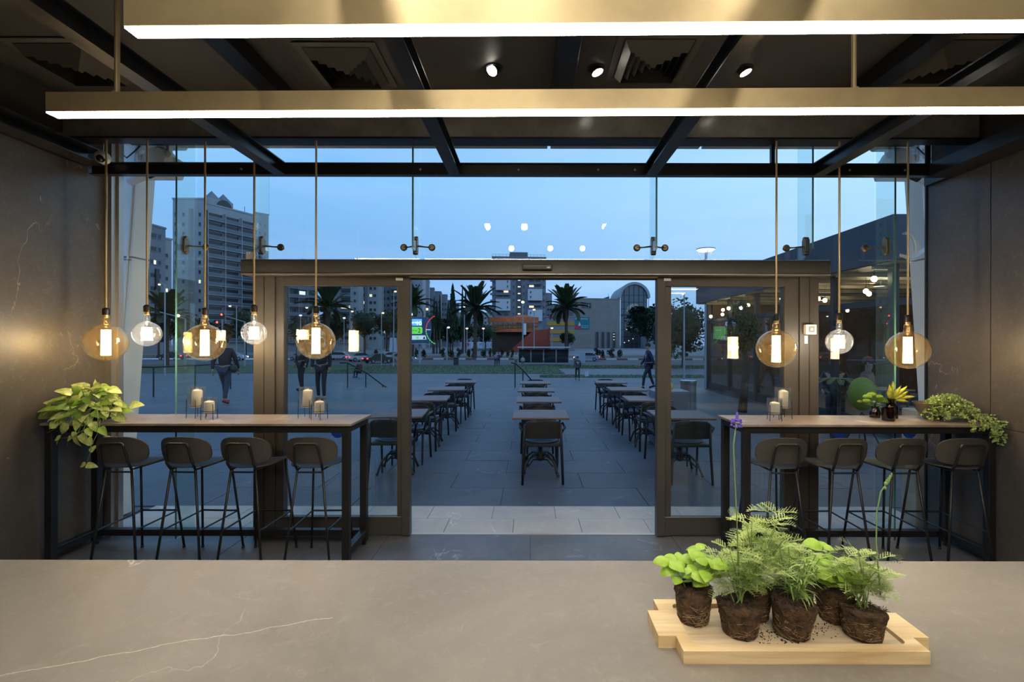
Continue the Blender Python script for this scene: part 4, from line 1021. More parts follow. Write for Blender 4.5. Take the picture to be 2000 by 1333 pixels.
for row, L in ROWS.items():
    for i, (x, y) in enumerate(L):
        rz = {'left': .10, 'middle': 0, 'right': -.02}[row] + R.uniform(-.03, .03)
        lb = 'square brown outdoor table %s in the %s row' % (ORD[i], row)
        if first[0]: tab0.location = (x, y, -.004); tab0.rotation_euler = (0, 0, rz); tab0['label'] = lb; tab0['group'] = 'square outdoor tables'; first[0] = 0
        else: dup(tab0, (x, y, -.004), rz, lb, 'square outdoor tables')
        for side in (0, 1):
            cx_, cy_ = x + R.uniform(-.03, .03), (y - .08 if not side else y + .40 + (.07 if i < 3 else .12))
            lb = 'black outdoor armchair on the %s side of the %s-row table %s' % ('near' if not side else 'far', row, ORD[i])
            cy2 = y - .245 if not side else y + .52
            if first[1]: ch0.location = (cx_, cy2, -.004); ch0.rotation_euler = (0, 0, 0); ch0['label'] = lb; ch0['group'] = 'black outdoor chairs'; first[1] = 0
            else: dup(ch0, (cx_, cy2, -.004), (0 if not side else math.pi) + R.uniform(-.08, .08), lb, 'black outdoor chairs')

# ---- cream leaning columns, brackets, canopy edge and cameras right outside the glass
def lean_column(sx, label):
    t = thing('leaning_column', label, 'column')
    if sx < 0: xb0, xb1, xt0, xt1 = -4.45, -3.86, -4.25, -3.617
    else: xb0, xb1, xt0, xt1 = 3.83, 4.4, 3.60, 4.2
    def seg(z0, z1, y0, y1, n):
        f0, f1 = z0 / 3.5, z1 / 3.5; g = MB(); L = lambda a, b, f: a + (b - a) * f
        vs = [(L(xb0, xt0, f0), y0, z0), (L(xb1, xt1, f0), y0, z0), (L(xb1, xt1, f0), y1, z0), (L(xb0, xt0, f0), y1, z0), (L(xb0, xt0, f1), y0, z1), (L(xb1, xt1, f1), y0, z1), (L(xb1, xt1, f1), y1, z1), (L(xb0, xt0, f1), y1, z1)]
        g.add(vs, [(0, 3, 2, 1), (4, 5, 6, 7), (0, 1, 5, 4), (1, 2, 6, 5), (2, 3, 7, 6), (3, 0, 4, 7)]); g.build(n, CREAM, t)
    zj = 2.43; seg(0, zj - .008, 4.46, 4.66, 'column_panel'); seg(zj + .008, 3.5, 4.46, 4.66, 'column_panel')
    xe = (lambda f: (xb1 + (xt1 - xb1) * f - .035)) if sx < 0 else (lambda f: xb0 + (xt0 - xb0) * f + .035)
    MB().tube([(xe(0), 4.452, 0), (xe(1), 4.452, 3.5)], .008, 6).build('edge_bead', CREAM, t)
    xi = xt0 + (xb0 - xt0) * .3; MB().tube([(xi, 4.45, zj + .05), ((xi + xe(.7)) / 2, 4.445, zj + .0), (xe(.7) + .03 * -sx, 4.45, zj - .03)], .006, 6).build('cable', mat('dull_cable', (.2, .19, .16), .6), t)
lean_column(-1, 'pale cream leaning column outside the glass at the left wall'); lean_column(1, 'pale cream leaning column outside the glass at the right wall')
o = MB().bbox(3.42, 3.73, 4.26, 4.44, 0, 1.05, .01).build('masonry_pedestal', mat('stained_plaster', (.40, .37, .30), .7, col2=(.28, .23, .15), scale=5)); tag(o, 'stained beige masonry pedestal at the foot of the right column', 'pedestal')
struct('canopy_edge', MB().box(-5, .16, 4.32, 4.66, 3.52, 3.70).box(.19, 1.62, 4.32, 4.66, 3.52, 3.70).box(1.65, 5, 4.32, 4.66, 3.52, 3.70), CREAM)
def bracket(sx, label, cam_label):
    t = thing('floodlight_bracket', label, 'bracket', (sx * 3.42 - .02, 4.42, 3.32)); u = -sx
    MB().bbox(-.22 if sx > 0 else -.28, .28 if sx > 0 else .22, -.05, .12, .12, .20, .02).build('top_arm', CREAM, t)
    MB().lathe([(0, -.09), (.08, -.09), (.12, -.04), (.125, .04), (.10, .09), (0, .09)], 20, (u * .05, 0, -.02), Matrix.Rotation(math.pi / 2, 4, 'X')).build('lamp_drum', CREAM, t, smooth='auto')
    MB().prism([(-.17, -.16), (.17, -.16), (.24, -.02), (.12, .05), (-.12, .04), (-.20, -.05)], -.02, .10, 'y').build('housing', CREAM, t)
    for k in (-1, 1): MB().bbox(k * .14 - .015, k * .14 + .015, -.05, .0, -.02, .14, .004).build('yoke', CREAM, t)
    MB().lathe([(0, -.012), (.03, -.012), (.03, .012), (0, .012)], 16, (u * .16, -.06, .02), Matrix.Rotation(math.pi / 2, 4, 'X')).build('pivot', CREAM, t)
    MB().tube([(-u * .28, -.05, .18), (-u * .30, -.06, .06), (-u * .22, -.06, -.01), (-u * .15, -.06, .05), (-u * .10, -.06, .10)], .006, 6).build('cable', RATTAN, t, smooth=True)
    px, py = (270, 350) if sx < 0 else (1812, 354)
    c = thing('bullet_camera', cam_label, 'camera', (wx(px, 4.38), 4.38, wz(py, 4.38)), 0, 'outdoor bullet cameras')
    M = Matrix.Rotation(u * 1.15, 4, 'Y')
    MB().lathe([(0, -.09), (.034, -.09), (.036, -.085), (.036, .09), (.0, .09)], 18, M=M).build('body', CREAM, c, smooth='auto')
    MB().lathe([(.030, .088), (.041, .088), (.041, .145), (.030, .145), (.028, .10), (0, .10)], 18, M=M).build('hood', RATTAN, c, smooth='auto')
    MB().tube([(0, 0, .0), (-u * .04, .05, .07)], .012, 8).build('mount', CREAM, c)
bracket(-1, 'cream floodlight on its yoke under the canopy, left corner', 'cream bullet camera on the left leaning column'); bracket(1, 'cream floodlight on its yoke under the canopy, right corner', 'cream bullet camera on the right leaning column')
t = thing('cable_bundle', 'white curved conduit and cables tied to the right leaning column', 'cables', (wx(1800, 4.4), 4.40, wz(500, 4.4)))
for k in range(4): MB().tube([(.05, 0, .10 - k * .008), (-.04, 0, .03 - k * .01), (-.13, -.01, .0 - k * .008), (-.20, 0, .02 - k * .006)], .006, 6).build('cable', WHITE, t, smooth=True)
MB().tube([(-.06, 0, .04), (-.07, 0, .13), (-.10, 0, .19), (-.15, 0, .215), (-.17, 0, .205)], .011, 8).build('conduit', WHITE, t, smooth=True)

# ---- bin, railings
t = thing('steel_bin', 'tall round stainless steel bin behind the right door glass', 'bin', (2.92, 8.9, 0)); 
MB().lathe([(0, 0), (.14, 0), (.14, .88), (.15, .90), (.15, .94), (.10, .95), (.09, .93), (0, .93)], 24).build('drum', mat('stainless', (.45, .46, .48), .3, metal=.9), t, smooth='auto')
MB().lathe([(.142, .04), (.145, .04), (.145, .07), (.142, .07)], 24).build('base_ring', BLACKM, t)
def railing(px, d, slope, label, n=3, step=.9, side=1):
    t = thing('handrail', label, 'railing', (wx(px, d), d, 0)); g = []
    P = [(side * .12 * i, step * .45 * i) for i in range(n)]
    tops = []
    for i, (x, y) in enumerate(P):
        zb = gz(d + y); zt = .88 + gz(d + y); MB().tube([(x, y, zb), (x, y, zt)], .022, 8).build('post', RATTAN, t); tops.append((x, y, zt))
    MB().tube([(tops[0][0] - side * .05, tops[0][1] - .25, .90)] + tops + [(tops[-1][0] + side * .06, tops[-1][1] + .1, tops[-1][2] - .15)], .024, 8).build('rail', RATTAN, t, smooth=True)
railing(1006, 17.3, 0, 'dark steel handrail at the steps behind the middle table row', 4, 1.0, 2.3)
railing(300, 14.2, 0, 'dark steel handrail seen between the left globe bulbs', 3, 2.6, 3.4)
railing(679, 17.2, 0, 'dark steel handrail behind the left door glass', 3, 1.5, 3.5)

# ---- people
def person(x, d, rz, label, top, legs, shoes, hair, pose='stand', scale=1.0, skin=(.35, .22, .15), bag=None, z=None):
    t = thing('person', label, 'person', (x, d, gz(d) if z is None else z), rz); t.scale = (scale,) * 3
    st = {'stand': (.05, -.05, .12, .12), 'walk': (.24, -.22, .18, -.12), 'sit': (0, 0, 0, 0)}[pose]
    sit = pose == 'sit'; ph = .50 if sit else .93
    J = {}; J['pel'] = (0, 0, ph); J['ch'] = (0, .03, ph + .34); J['nk'] = (0, .02, ph + .54); J['hd'] = (0, .05, ph + .64); J['tp'] = (0, .045, ph + .76)
    for s, n in ((-1, 'l'), (1, 'r')):
        sw = st[0] if s < 0 else st[1]
        J['sh' + n] = (s * .18, .01, ph + .47); J['el' + n] = (s * .24, (-sw * .4 if not sit else .04), ph + .20); J['wr' + n] = (s * .22, (-sw * .9 + .06 if not sit else .28), ph - .02 + (.14 if sit else 0)); J['ha' + n] = (s * .22, (-sw + .08 if not sit else .36), ph - .10 + (.22 if sit else 0))
        J['hp' + n] = (s * .09, 0, ph - .04)
        if sit: J['kn' + n] = (s * .12, .42, .50); J['an' + n] = (s * .12, .44, .09); J['to' + n] = (s * .13, .58, .03)
        else: J['kn' + n] = (s * .10, sw * .6 + .05, .50); J['an' + n] = (s * .10, sw, .09 + (.05 if sw < -.1 else 0)); J['to' + n] = (s * .11, sw + .15, .03)
    def skinmesh(name, chains, rad, m, parent, grow=0):
        idx = {}; vs = []; es = []
        for c in chains:
            for a in c:
                if a not in idx: idx[a] = len(vs); vs.append(J[a])
            es += [(idx[a], idx[b]) for a, b in zip(c, c[1:])]
        me = bpy.data.meshes.new(name); me.from_pydata(vs, es, []); me.materials.append(m); o = obj(name, me, parent)
        md = o.modifiers.new('skin', 'SKIN'); md.use_smooth_shade = True
        for a, i in idx.items():
            v = me.skin_vertices[0].data[i]; r = rad.get(a, rad.get(a[:2], .05)) + grow; v.radius = r if isinstance(r, tuple) else (r, r)
        me.skin_vertices[0].data[0].use_root = True
        sb = o.modifiers.new('sub', 'SUBSURF'); sb.levels = sb.render_levels = 1
        return o
    rad = dict(pel=.125, ch=.14, nk=.052, hd=.082, tp=.075, sh=.058, el=.042, wr=.028, ha=.032, hp=.085, kn=.056, an=.038, to=.036)
    sk = mat('skin_%d' % int(skin[0] * 100), skin, .55)
    body = skinmesh('body', [('pel', 'ch', 'nk', 'hd', 'tp'), ('ch', 'shl', 'ell', 'wrl', 'hal'), ('ch', 'shr', 'elr', 'wrr', 'har'), ('pel', 'hpl', 'knl', 'anl', 'tol'), ('pel', 'hpr', 'knr', 'anr', 'tor')], rad, sk, t)
    for n, s in (('l', -1), ('r', 1)):
        h = Vector(J['ha' + n])
        for k in range(4): MB().tube([h + Vector((0, -.02 + k * .014, -.01)), h + Vector((-s * .006, -.024 + k * .016, -.055)), h + Vector((-s * .02, -.022 + k * .015, -.085 + abs(k - 1.5) * .006))], [.0085, .008, .006], 6).build('finger', sk, body, smooth=True)
        MB().tube([h + Vector((-s * .01, .02, .01)), h + Vector((-s * .02, .045, -.02)), h + Vector((-s * .02, .05, -.045))], [.01, .009, .007], 6).build('thumb', sk, body, smooth=True)
    skinmesh('jacket', [('pel', 'ch', 'nk'), ('ch', 'shl', 'ell', 'wrl'), ('ch', 'shr', 'elr', 'wrr')], rad, mat('cloth_%02d%02d%02d' % tuple(int(v * 99) for v in top), top, .85, var=.2, scale=20), t, .016)
    skinmesh('trousers', [('pel', 'hpl', 'knl', 'anl'), ('pel', 'hpr', 'knr', 'anr')], rad, mat('cloth_%02d%02d%02d' % tuple(int(v * 99) for v in legs), legs, .85, var=.15, scale=20), t, .010)
    for n in 'lr':
        a = Vector(J['an' + n]); f = Vector(J['to' + n]); g = MB(); g.tube([a + Vector((0, -.05, -.05)), a + Vector((0, 0, -.035)), f + Vector((0, .02, .0))], [.035, .046, .036], 8); g.build('shoe', mat('cloth_%02d%02d%02d' % tuple(int(v * 99) for v in shoes), shoes, .6), t, smooth=True)
    hc = Vector(J['tp']); g = ellip(MB(), hc + Vector((0, -.02, -.015)), .092, .105, .098, 14, 10); g.build('hair', mat('hair_%02d' % int(hair[0] * 99), hair, .7), t, smooth=True)
    fc = Vector(J['hd']) + Vector((0, .085, .05))
    MB().tube([fc + Vector((0, -.01, .025)), fc + Vector((0, .018, -.01)), fc + Vector((0, .0, -.018))], [.006, .012, .006], 6).build('nose', sk, body, smooth=True)
    for s in (-1, 1):
        ellip(MB(), fc + Vector((s * .03, -.005, .022)), .011, .008, .008, 8, 6).build('eye', mat('eye_dark', (.02, .02, .02), .2), body, smooth=True)
        ellip(MB(), Vector(J['hd']) + Vector((s * .085, .0, .05)), .010, .022, .032, 8, 6).build('ear', sk, body, smooth=True)
    MB().tube([fc + Vector((-.022, -.004, -.04)), fc + Vector((0, .004, -.042)), fc + Vector((.022, -.004, -.04))], .004, 5).build('mouth', mat('lip', (.25, .1, .08), .5), body)
    return t
DK = (.018, .018, .022)
p = person(wx(439, 12.7), 12.7, .1, 'person in dark top, jeans and red shoes walking away past the left window', (.045, .03, .032), (.045, .055, .085), (.35, .03, .03), (.02, .014, .01), 'walk')
hb = thing('shoulder_bag', 'small dark bag hanging at the hip of the walker in red shoes', 'bag', (wx(458, 12.65), 12.62, .93))
ellip(MB(), (0, 0, 0), .10, .06, .11, 14, 10).build('bag_body', mat('olive_bag', (.03, .03, .018), .5), hb, smooth=True); MB().tube([(.03, 0, .09), (-.06, .02, .25), (-.16, .04, .42)], .008, 6).build('strap', RATTAN, hb)
person(wx(628, 13.6), 13.6, math.pi, 'person in black standing behind the large bulb at the left door glass', DK, DK, DK, (.015, .012, .01), 'stand')
person(wx(590, 16.2), 16.2, 2.6, 'person in a long dark coat standing left of the one in black', (.03, .022, .022), DK, DK, (.02, .015, .01), 'stand')
person(wx(1128, 36), 36, math.pi, 'person in a mottled dark green outfit crossing the far path', (.04, .06, .05), (.02, .025, .03), DK, (.03, .02, .015), 'walk')
person(wx(1267, 17.0), 17.0, math.pi / 2, 'person in navy walking past beside the right edge of the opening', (.02, .03, .06), (.02, .025, .045), DK, (.02, .015, .01), 'walk', .92)
person(wx(968, 64), 64, 0, 'person in a lilac top on the far lawn, the left one of two', (.25, .18, .28), DK, DK, (.02, .015, .01)); person(wx(974, 65), 65, .4, 'person in dark clothes on the far lawn, the right one of two', (.04, .04, .05), DK, DK, (.02, .015, .01))
person(wx(1008, 60), 60, math.pi, 'person in a white shirt on the far lawn above the handrail', (.40, .42, .46), (.10, .10, .12), DK, (.03, .02, .015))
person(wx(1021, 66), 66, math.pi, 'person in pale clothes sitting in front of the bus shelter', (.35, .38, .42), (.1, .1, .12), DK, (.03, .02, .015), 'sit')
person(wx(702, 38), 38, 1.0, 'person in dark red sitting beyond the handrail at the left door glass', (.06, .025, .03), DK, DK, (.02, .012, .01), 'sit', 1.05)
o = MB().prism([(-.14, 0), (.16, .02), (.13, .36), (-.10, .36)], -.04, .04, 'y').build('carrier_bag', mat('white_bag', (.5, .5, .55), .6), loc=(wx(1145, 36), 35.7, gz(36) + .28)); tag(o, 'white carrier bag held by the person crossing the far path', 'bag')

# ---- trees
def crown_mesh(name, m, n, rx, ry, rz, s, seed, clumps=14, cone=False):
    q = random.Random(seed); g = MB(); cl = []
    for k in range(clumps):
        while True:
            p = Vector((q.uniform(-1, 1), q.uniform(-1, 1), q.uniform(-1, 1)))
            if p.length < 1: break
        cl.append((Vector((p.x * rx * .68, p.y * ry * .68, p.z * rz * .68)), q.uniform(.35, .55)))
    for k in range(n):
        if cone:
            t_ = q.random() ** .8; r_ = (1 - t_) ** .75 * rx * q.uniform(.55, 1.08) * (1 + .12 * math.sin(t_ * 40)); a = q.uniform(0, 6.28); p = Vector((r_ * math.cos(a), r_ * math.sin(a), -rz + 2 * rz * t_))
        else:
            c, f = q.choice(cl); d = Vector((q.gauss(0, 1), q.gauss(0, 1), q.gauss(0, 1))).normalized() * q.uniform(.75, 1.05); p = c + Vector((d.x * rx * f, d.y * ry * f, d.z * rz * f))
        u = Vector((q.gauss(0, 1), q.gauss(0, 1), q.gauss(0, 1) * .6)).normalized(); w = u.orthogonal().normalized(); ss = s * q.uniform(.6, 1.3)
        g.add([p - u * ss * .5, p + w * ss * .3, p + u * ss * .5, p - w * ss * .3], [(0, 1, 2, 3)])
    return g.mesh(name, m)
CR = [crown_mesh('crown', LEAFD, 3600, 1, 1, 1, .16, 1), crown_mesh('crown', LEAFM, 3600, 1, 1, 1, .15, 2), crown_mesh('crown', LEAFD, 3600, 1, 1, 1, .15, 3, 20)]
CORE = [ellip(MB(), (0, 0, 0), .72, .72, .72, 10, 8).mesh('inner_foliage', LEAFD)]
def tree(px, pyt, pyb, wpx, d, kind, label, group='broad trees beyond the plaza'):
    z1, z0 = wz(pyt, d), wz(pyb + 5, d); w = wpx * d / F / 2 * 1.3; h = (z1 - z0) / 2; zg = gz(d)
    t = thing('broadleaf_tree', label, 'tree', (wx(px, d), d, zg), R.uniform(0, 6), group)
    o = obj('crown', CR[kind], t, (0, 0, (z0 + z1) / 2 - zg)); o.scale = (w, w, h); o['kind'] = 'stuff'
    c = obj('inner_foliage', CORE[0], t, (0, 0, (z0 + z1) / 2 - zg)); c.scale = (w * .9, w * .9, h * .9)
    MB().tube([(0, 0, 0), (.1, 0, (z0 - zg) * .6), (0, 0, z0 - zg + h * .5)], [.25, .2, .15], 8).build('trunk', BARK, t)
for a in ((846, 612, 664, 44, 132, 1, 'olive green tree just right of the billboard'), (880, 615, 664, 40, 136, 0, 'dark tree below the cypresses, left of the tall palm'), (905, 622, 662, 36, 140, 1, 'olive tree behind the heart sign'), (948, 628, 664, 36, 134, 0, 'dark tree between the tall palm and the orange pavilion'),
          (1265, 588, 655, 80, 118, 0, 'large dark round tree in front of the arched glass hall'), (712, 602, 652, 46, 120, 0, 'dark tree behind the cars at the left door glass'), (755, 604, 650, 46, 124, 2, 'dark tree behind the parked cars near the door stile'),
          (650, 606, 662, 52, 112, 0, 'dark tree below the palm at the left door glass'), (590, 618, 662, 44, 118, 2, 'dark tree left of the large bulb at the door glass'), (480, 600, 655, 40, 110, 0, 'dark tree behind the small clear bulb by the door post'), (375, 618, 662, 50, 104, 2, 'dark tree below the high-rise, left of the large bulb'), (310, 620, 664, 50, 100, 0, 'dark tree beneath the left palm'),
          (430, 628, 662, 50, 108, 2, 'dark tree behind the traffic lights'), (1334, 582, 690, 74, 60, 2, 'black tree mass behind the right door glass'), (1296, 596, 690, 50, 76, 0, 'dark tree just right of the opening'), (1110, 648, 668, 26, 140, 2, 'small dark tree in front of the yellow striped building')):
    tree(*a)
CY = [crown_mesh('crown', LEAFD, 2600, 1, 1, 1, .30, 5, cone=True), crown_mesh('crown', LEAFD, 2600, 1, 1, 1, .26, 6, cone=True)]
for i, (px, pt, pb, w, lb) in enumerate(((848, 583, 640, 8, 'slim cypress nearest the billboard'), (859, 577, 645, 7, 'thin tall cypress, second from the billboard'), (853, 592, 640, 7, 'short cypress between the two near the billboard'), (875, 590, 645, 8, 'short cypress left of the ragged conifer'), (884, 560, 660, 22, 'tall ragged conifer with a spindly top'), (903, 561, 655, 9, 'tall dense cypress left of the palm crown'), (909, 568, 655, 10, 'tall dense cypress touching the palm crown'))):
    d = 128 + i; t = thing('cypress', lb, 'tree', (wx(px, d), d, gz(d)), R.uniform(0, 6), 'cypresses'); z0, z1 = wz(pb, d), wz(pt, d)
    o = obj('crown', CY[i % 2], t, (0, 0, (z0 + z1) / 2 - gz(d))); o.scale = (w * d / F / 2, w * d / F / 2, (z1 - z0) / 2); o['kind'] = 'stuff'
    MB().tube([(0, 0, 0), (0, 0, (z0 + z1) / 2 - gz(d))], [.25, .12], 7).build('trunk', BARK, t)
SH = [crown_mesh('foliage', SHRUB, 420, 1, .8, 1, .30, s, 6) for s in (7, 8)]
NTH = 'first second third fourth fifth sixth seventh eighth ninth tenth eleventh twelfth thirteenth fourteenth fifteenth sixteenth seventeenth eighteenth nineteenth twentieth last'.split()
SHP = [(812, 12), (829, 15), (866, 15), (883, 14), (895, 13), (916, 14), (924, 9), (946, 12), (957, 10), (967, 9), (980, 10), (991, 9), (1000, 8), (1106, 9), (1165, 17), (1178, 14), (1196, 18), (1209, 13), (765, 14), (735, 15)]
for i, (px, w) in enumerate(SHP):
    d = 97 + (i % 3) * 2; t = thing('rose_shrub', 'dark low shrub on the median strip, %s of twenty counting from the left' % NTH[sorted(p_[0] for p_ in SHP).index(px)], 'shrub', (wx(px, d), d, gz(d) + .12), R.uniform(0, 6), 'low shrubs on the median')
    o = obj('foliage', SH[i % 2], t, (0, 0, .95)); o.scale = (w * d / F / 2 * 1.2, w * d / F / 2, .95); o['kind'] = 'stuff'
    MB().tube([(0, 0, -.12), (0, 0, .6)], .06, 5).build('stem', BARK, t)
def palm_frond(L, droop, m=PALML):
    g = MB(); n = 22; pts = []
    for i in range(n + 1):
        t = i / n; a = droop * t; pts.append(Vector((0, L * (math.sin(a) / droop), -L * (1 - math.cos(a)) / droop)))
    g.tube([pts[i] for i in range(0, n + 1, 2)], [.05 * (1 - i / 13) + .008 for i in range(12)], 4)
    for i in range(2, n + 1):
        p = pts[i]; tg = (pts[i] - pts[i - 1]).normalized(); ll = L * .22 * math.sin(math.pi * min(.95, .12 + .8 * i / n)) ** .6
        for s in (-1, 1):
            for k in (0, .5):
                b = p - tg * k * L / n; d = (Vector((s, 0, 0)) * .8 + tg * .75 + Vector((0, 0, .25))).normalized(); e = b + d * ll + Vector((0, 0, -ll * .12)); g.add([b - tg * .05, b + tg * .05, e], [(0, 1, 2)])
    return g.mesh('frond', m)
PFR = [palm_frond(1, .5), palm_frond(1, 1.0), palm_frond(1, 1.7)]
def palm(px, pyc, d, L, label, rt=.35, seed=1):
    q = random.Random(seed); zc = wz(pyc, d); zg = gz(d); H = zc - zg
    t = thing('date_palm', label, 'palm tree', (wx(px, d), d, zg), 0, 'date palms'); 
    pr = [(rt * 1.15, 0)] + [(rt * (1 - .15 * i / 20 + (.08 if i % 2 else 0)), H * i / 20 * .9) for i in range(1, 20)] + [(rt * 1.35, H * .92), (rt * 1.5, H * .97), (rt * .8, H * 1.02), (0, H * 1.03)]
    MB().lathe(pr, 12).build('trunk', BARK, t)
    for k in range(36):
        ring = (k / 36) ** 1.5; el = 1.5 - ring * 1.55 + q.uniform(-.08, .08); a = k * 2.4 + q.uniform(-.2, .2)
        d_ = (math.cos(a) * math.cos(el), math.sin(a) * math.cos(el), math.sin(el)); me = PFR[0] if el > .95 else PFR[1] if el > .3 else PFR[2]
        obj('frond', me, t, M=frame_to(d_, (0, 0, 1), (0, 0, H * 1.0), L * q.uniform(.85, 1.1) * (1 if el > .2 else .85)))
palm(928, 607, 95, 5.4, 'tall date palm left of the opening centre, in front of the cypresses', .36, 1); palm(1106, 604, 108, 5.6, 'tall date palm between the high-rise and the stone museum', .36, 2)
palm(325, 622, 62, 3.6, 'date palm behind the small bulb in the left window', .3, 3); palm(640, 604, 78, 4.6, 'date palm at the left door glass behind the large bulb', .36, 4); palm(806, 598, 100, 4.2, 'date palm half hidden by the left door stile, above the billboard', .3, 5)

# ---- buildings beyond the plaza
CONC = mat('pale_render', (.34, .35, .37), .8, var=.06, scale=.3); CONC2 = mat('grey_render', (.20, .21, .24), .8, var=.08, scale=.3); CONC3 = mat('white_cladding', (.50, .52, .55), .7, var=.04)
DARKW = mat('dark_window', (.025, .03, .04), .25); LITW = mat('lit_window', (1, .9, .7), .5, emit=(1, .85, .55), es=.9); LITC = mat('lit_window_cool', (.9, 1, 1), .5, emit=(.75, .95, 1), es=1.2)
RAILG = mat('balcony_glass', (.10, .13, .16), .2)
_wm = {}
def winmesh(w, h, kind='d', fr=CONC):
    k = (round(w, 2), round(h, 2), kind, fr.name)
    if k not in _wm:
        g = MB(); f = min(.12, w * .12); o = .06
        g.box(-w / 2, -w / 2 + f, -o, .0, 0, h).box(w / 2 - f, w / 2, -o, 0, 0, h).box(-w / 2, w / 2, -o, 0, h - f, h).box(-w / 2 - .05, w / 2 + .05, -o - .06, 0, -.06, f)
        g.mi = 1; g.quad((-w / 2 + f, -.012, f), (w / 2 - f, -.012, f), (w / 2 - f, -.012, h - f), (-w / 2 + f, -.012, h - f))
        _wm[k] = g.mesh('window', [fr, {'d': DARKW, 'l': LITW, 'c': LITC}[kind]])
    return _wm[k]
class Bld:
    """a building block: front face from pixel a at distance da to pixel b at distance db, roof at pixel row pyt at a"""
    def __init__(s, name, label, a, da, b, db, pyt, depth=14, m=None, group=None, cat='building'):
        s.A = Vector((wx(a, da), da, 0)); B = Vector((wx(b, db), db, 0)); v = B - s.A; s.w = v.length
        zg = min(gz(da), -1.7); s.zg = zg; s.H = wz(pyt, da) - zg; s.a, s.da = a, da; s.b, s.db = b, db
        s.t = thing(name, label, cat, (s.A.x, s.A.y, zg), math.atan2(v.y, v.x), group)
        s.m = m or CONC
        MB().box(0, s.w, 0, depth, 0, s.H).build('wall', s.m, s.t)
        MB().box(-.15, s.w + .15, -.15, .25, s.H, s.H + .5).box(-.15, .15, .25, depth, s.H, s.H + .5).box(s.w - .15, s.w + .15, .25, depth, s.H, s.H + .5).build('parapet', s.m, s.t)
    def u(s, px):                       # local x of an image column on the front face
        k = (px - CX) / F; v = (Vector((wx(s.b, s.db), s.db, 0)) - s.A); den = v.x - k * v.y
        return (k * s.A.y - s.A.x) / den * s.w
    def z(s, py, u):                    # local z of an image row at local x
        d = s.A.y + (s.db - s.da) * u / s.w; return wz(py, d) - s.zg
    def win(s, u, z, w, h, kind='d', y=0, fr=None): return obj('window', winmesh(w, h, kind, fr or s.m), s.t, (u, y, z))
    def rows(s, cols, z0, dz, n, w, h, lit=.06, seed=1, y=0, fr=None):
        q = random.Random(seed)
        for i in range(n):
            for c in cols:
                r = q.random() * 1.8; s.win(c, z0 + i * dz, w, h, 'l' if r < lit * .6 else 'c' if r < lit else 'd', y, fr)
    def balconies(s, u0, u1, bays, z0, dz, n, lit=.08, seed=1, proj=1.2):
        q = random.Random(seed); bw = (u1 - u0) / bays
        k = ('b', round(bw, 2), s.m.name)
        if k not in _wm:
            g = MB(); g.box(-.02, bw + .02, -proj, .1, -.22, .0).box(-.1, .1, -proj, .05, 0, dz - .22)
            g.mi = 1; g.box(.1, bw - .1, -proj, -proj + .06, .05, .95); g.mi = 0; g.box(.1, bw - .1, -proj - .01, -proj + .08, .95, 1.02)
            _wm[k] = g.mesh('balcony', [s.m, RAILG])
        for i in range(n):
            for j in range(bays):
                obj('balcony', _wm[k], s.t, (u0 + j * bw, 0, z0 + i * dz)); r = q.random() * 1.6 * 1.6
                s.win(u0 + (j + .5) * bw, z0 + i * dz + .05, bw * .86, dz * .78, 'l' if r < lit * .5 else 'c' if r < lit else 'd')
        g = MB().box(u1 - .1, u1 + .1, -proj, .05, z0, z0 + n * dz); g.build('edge_pier', s.m, s.t)

b = Bld('apartment_tower', 'tall apartment tower with tiers of balconies in the left window', 398, 150, 500, 166, 398, 12)
fh = 2.95
b.balconies(.6, b.w - .3, 3, 3.3, fh, 14, .16, 4)
MB().box(2, 10, 1, 9, b.H, b.H + 2.6).build('penthouse', CONC, b.t)
for u in (4.2, 8.0): MB().add([(u - 1.6, 1, b.H + 2.6), (u + 1.6, 1, b.H + 2.6), (u + 1.6, 5, b.H + 2.6), (u - 1.6, 5, b.H + 2.6), (u, 3, b.H + 5.4)], [(0, 1, 4), (1, 2, 4), (2, 3, 4), (3, 0, 4), (0, 3, 2, 1)]).build('roof_pyramid', CONC2, b.t)
MB().lathe([(2.4, -.2), (2.4, .2), (0, .2)], 20, (7, .9, b.H + .4), Matrix.Rotation(math.pi / 2, 4, 'X')).build('dark_arch', DARKW, b.t)
MB().tube([(14, 1, b.H), (14, 1, b.H + 2.6)], .08, 5).build('aerial', RATTAN, b.t)
b = Bld('apartment_wing', 'plain side wing of the balcony tower, nearest the left slate wall', 337, 148.4, 398, 148.4, 391, .9)
for c, w_ in (((390), .9), ((343), .8), ((358), 1.0)): b.rows([b.u(c)], 3.4, fh, 14, w_, 1.3, .05, c)
MB().box(b.u(372), b.u(377), -1.0, .1, 0, b.H - 3).build('service_shaft', CONC2, b.t)
b = Bld('apartment_block', 'low blue-grey block at the far left beside the leaning column', 276, 120, 323, 127, 437, 14, CONC2); b.rows([b.u(296), b.u(302), b.u(311)], 6, 3.4, 8, 1.0, 1.3, .05, 5); MB().box(b.u(302), b.u(309), -.4, 0, 8, 22).build('glazed_shaft', DARKW, b.t)
b = Bld('apartment_block', 'pale block standing between the far left block and the tower wing', 317, 132, 335, 134, 468, 14); b.rows([b.u(325)], 4, 3.2, 8, .9, 1.2, .08, 6)
b = Bld('apartment_tower', 'narrow pale tower between the left fins and the door post', 500, 178, 524, 181, 418, 14, CONC2); b.rows([b.u(507), b.u(517)], 4, 3.0, 15, 1.0, 1.2, .08, 7)
b = Bld('apartment_tower', 'balcony tower seen through the left door glass, left of the palm', 558, 160, 618, 170, 520, 14, CONC2); b.balconies(.5, b.w - .5, 3, 3, 3.05, 8, .10, 8)
MB().box(b.u(595), b.u(611), 1, 5, b.H, b.H + 3.4).build('roof_hut', CONC2, b.t)
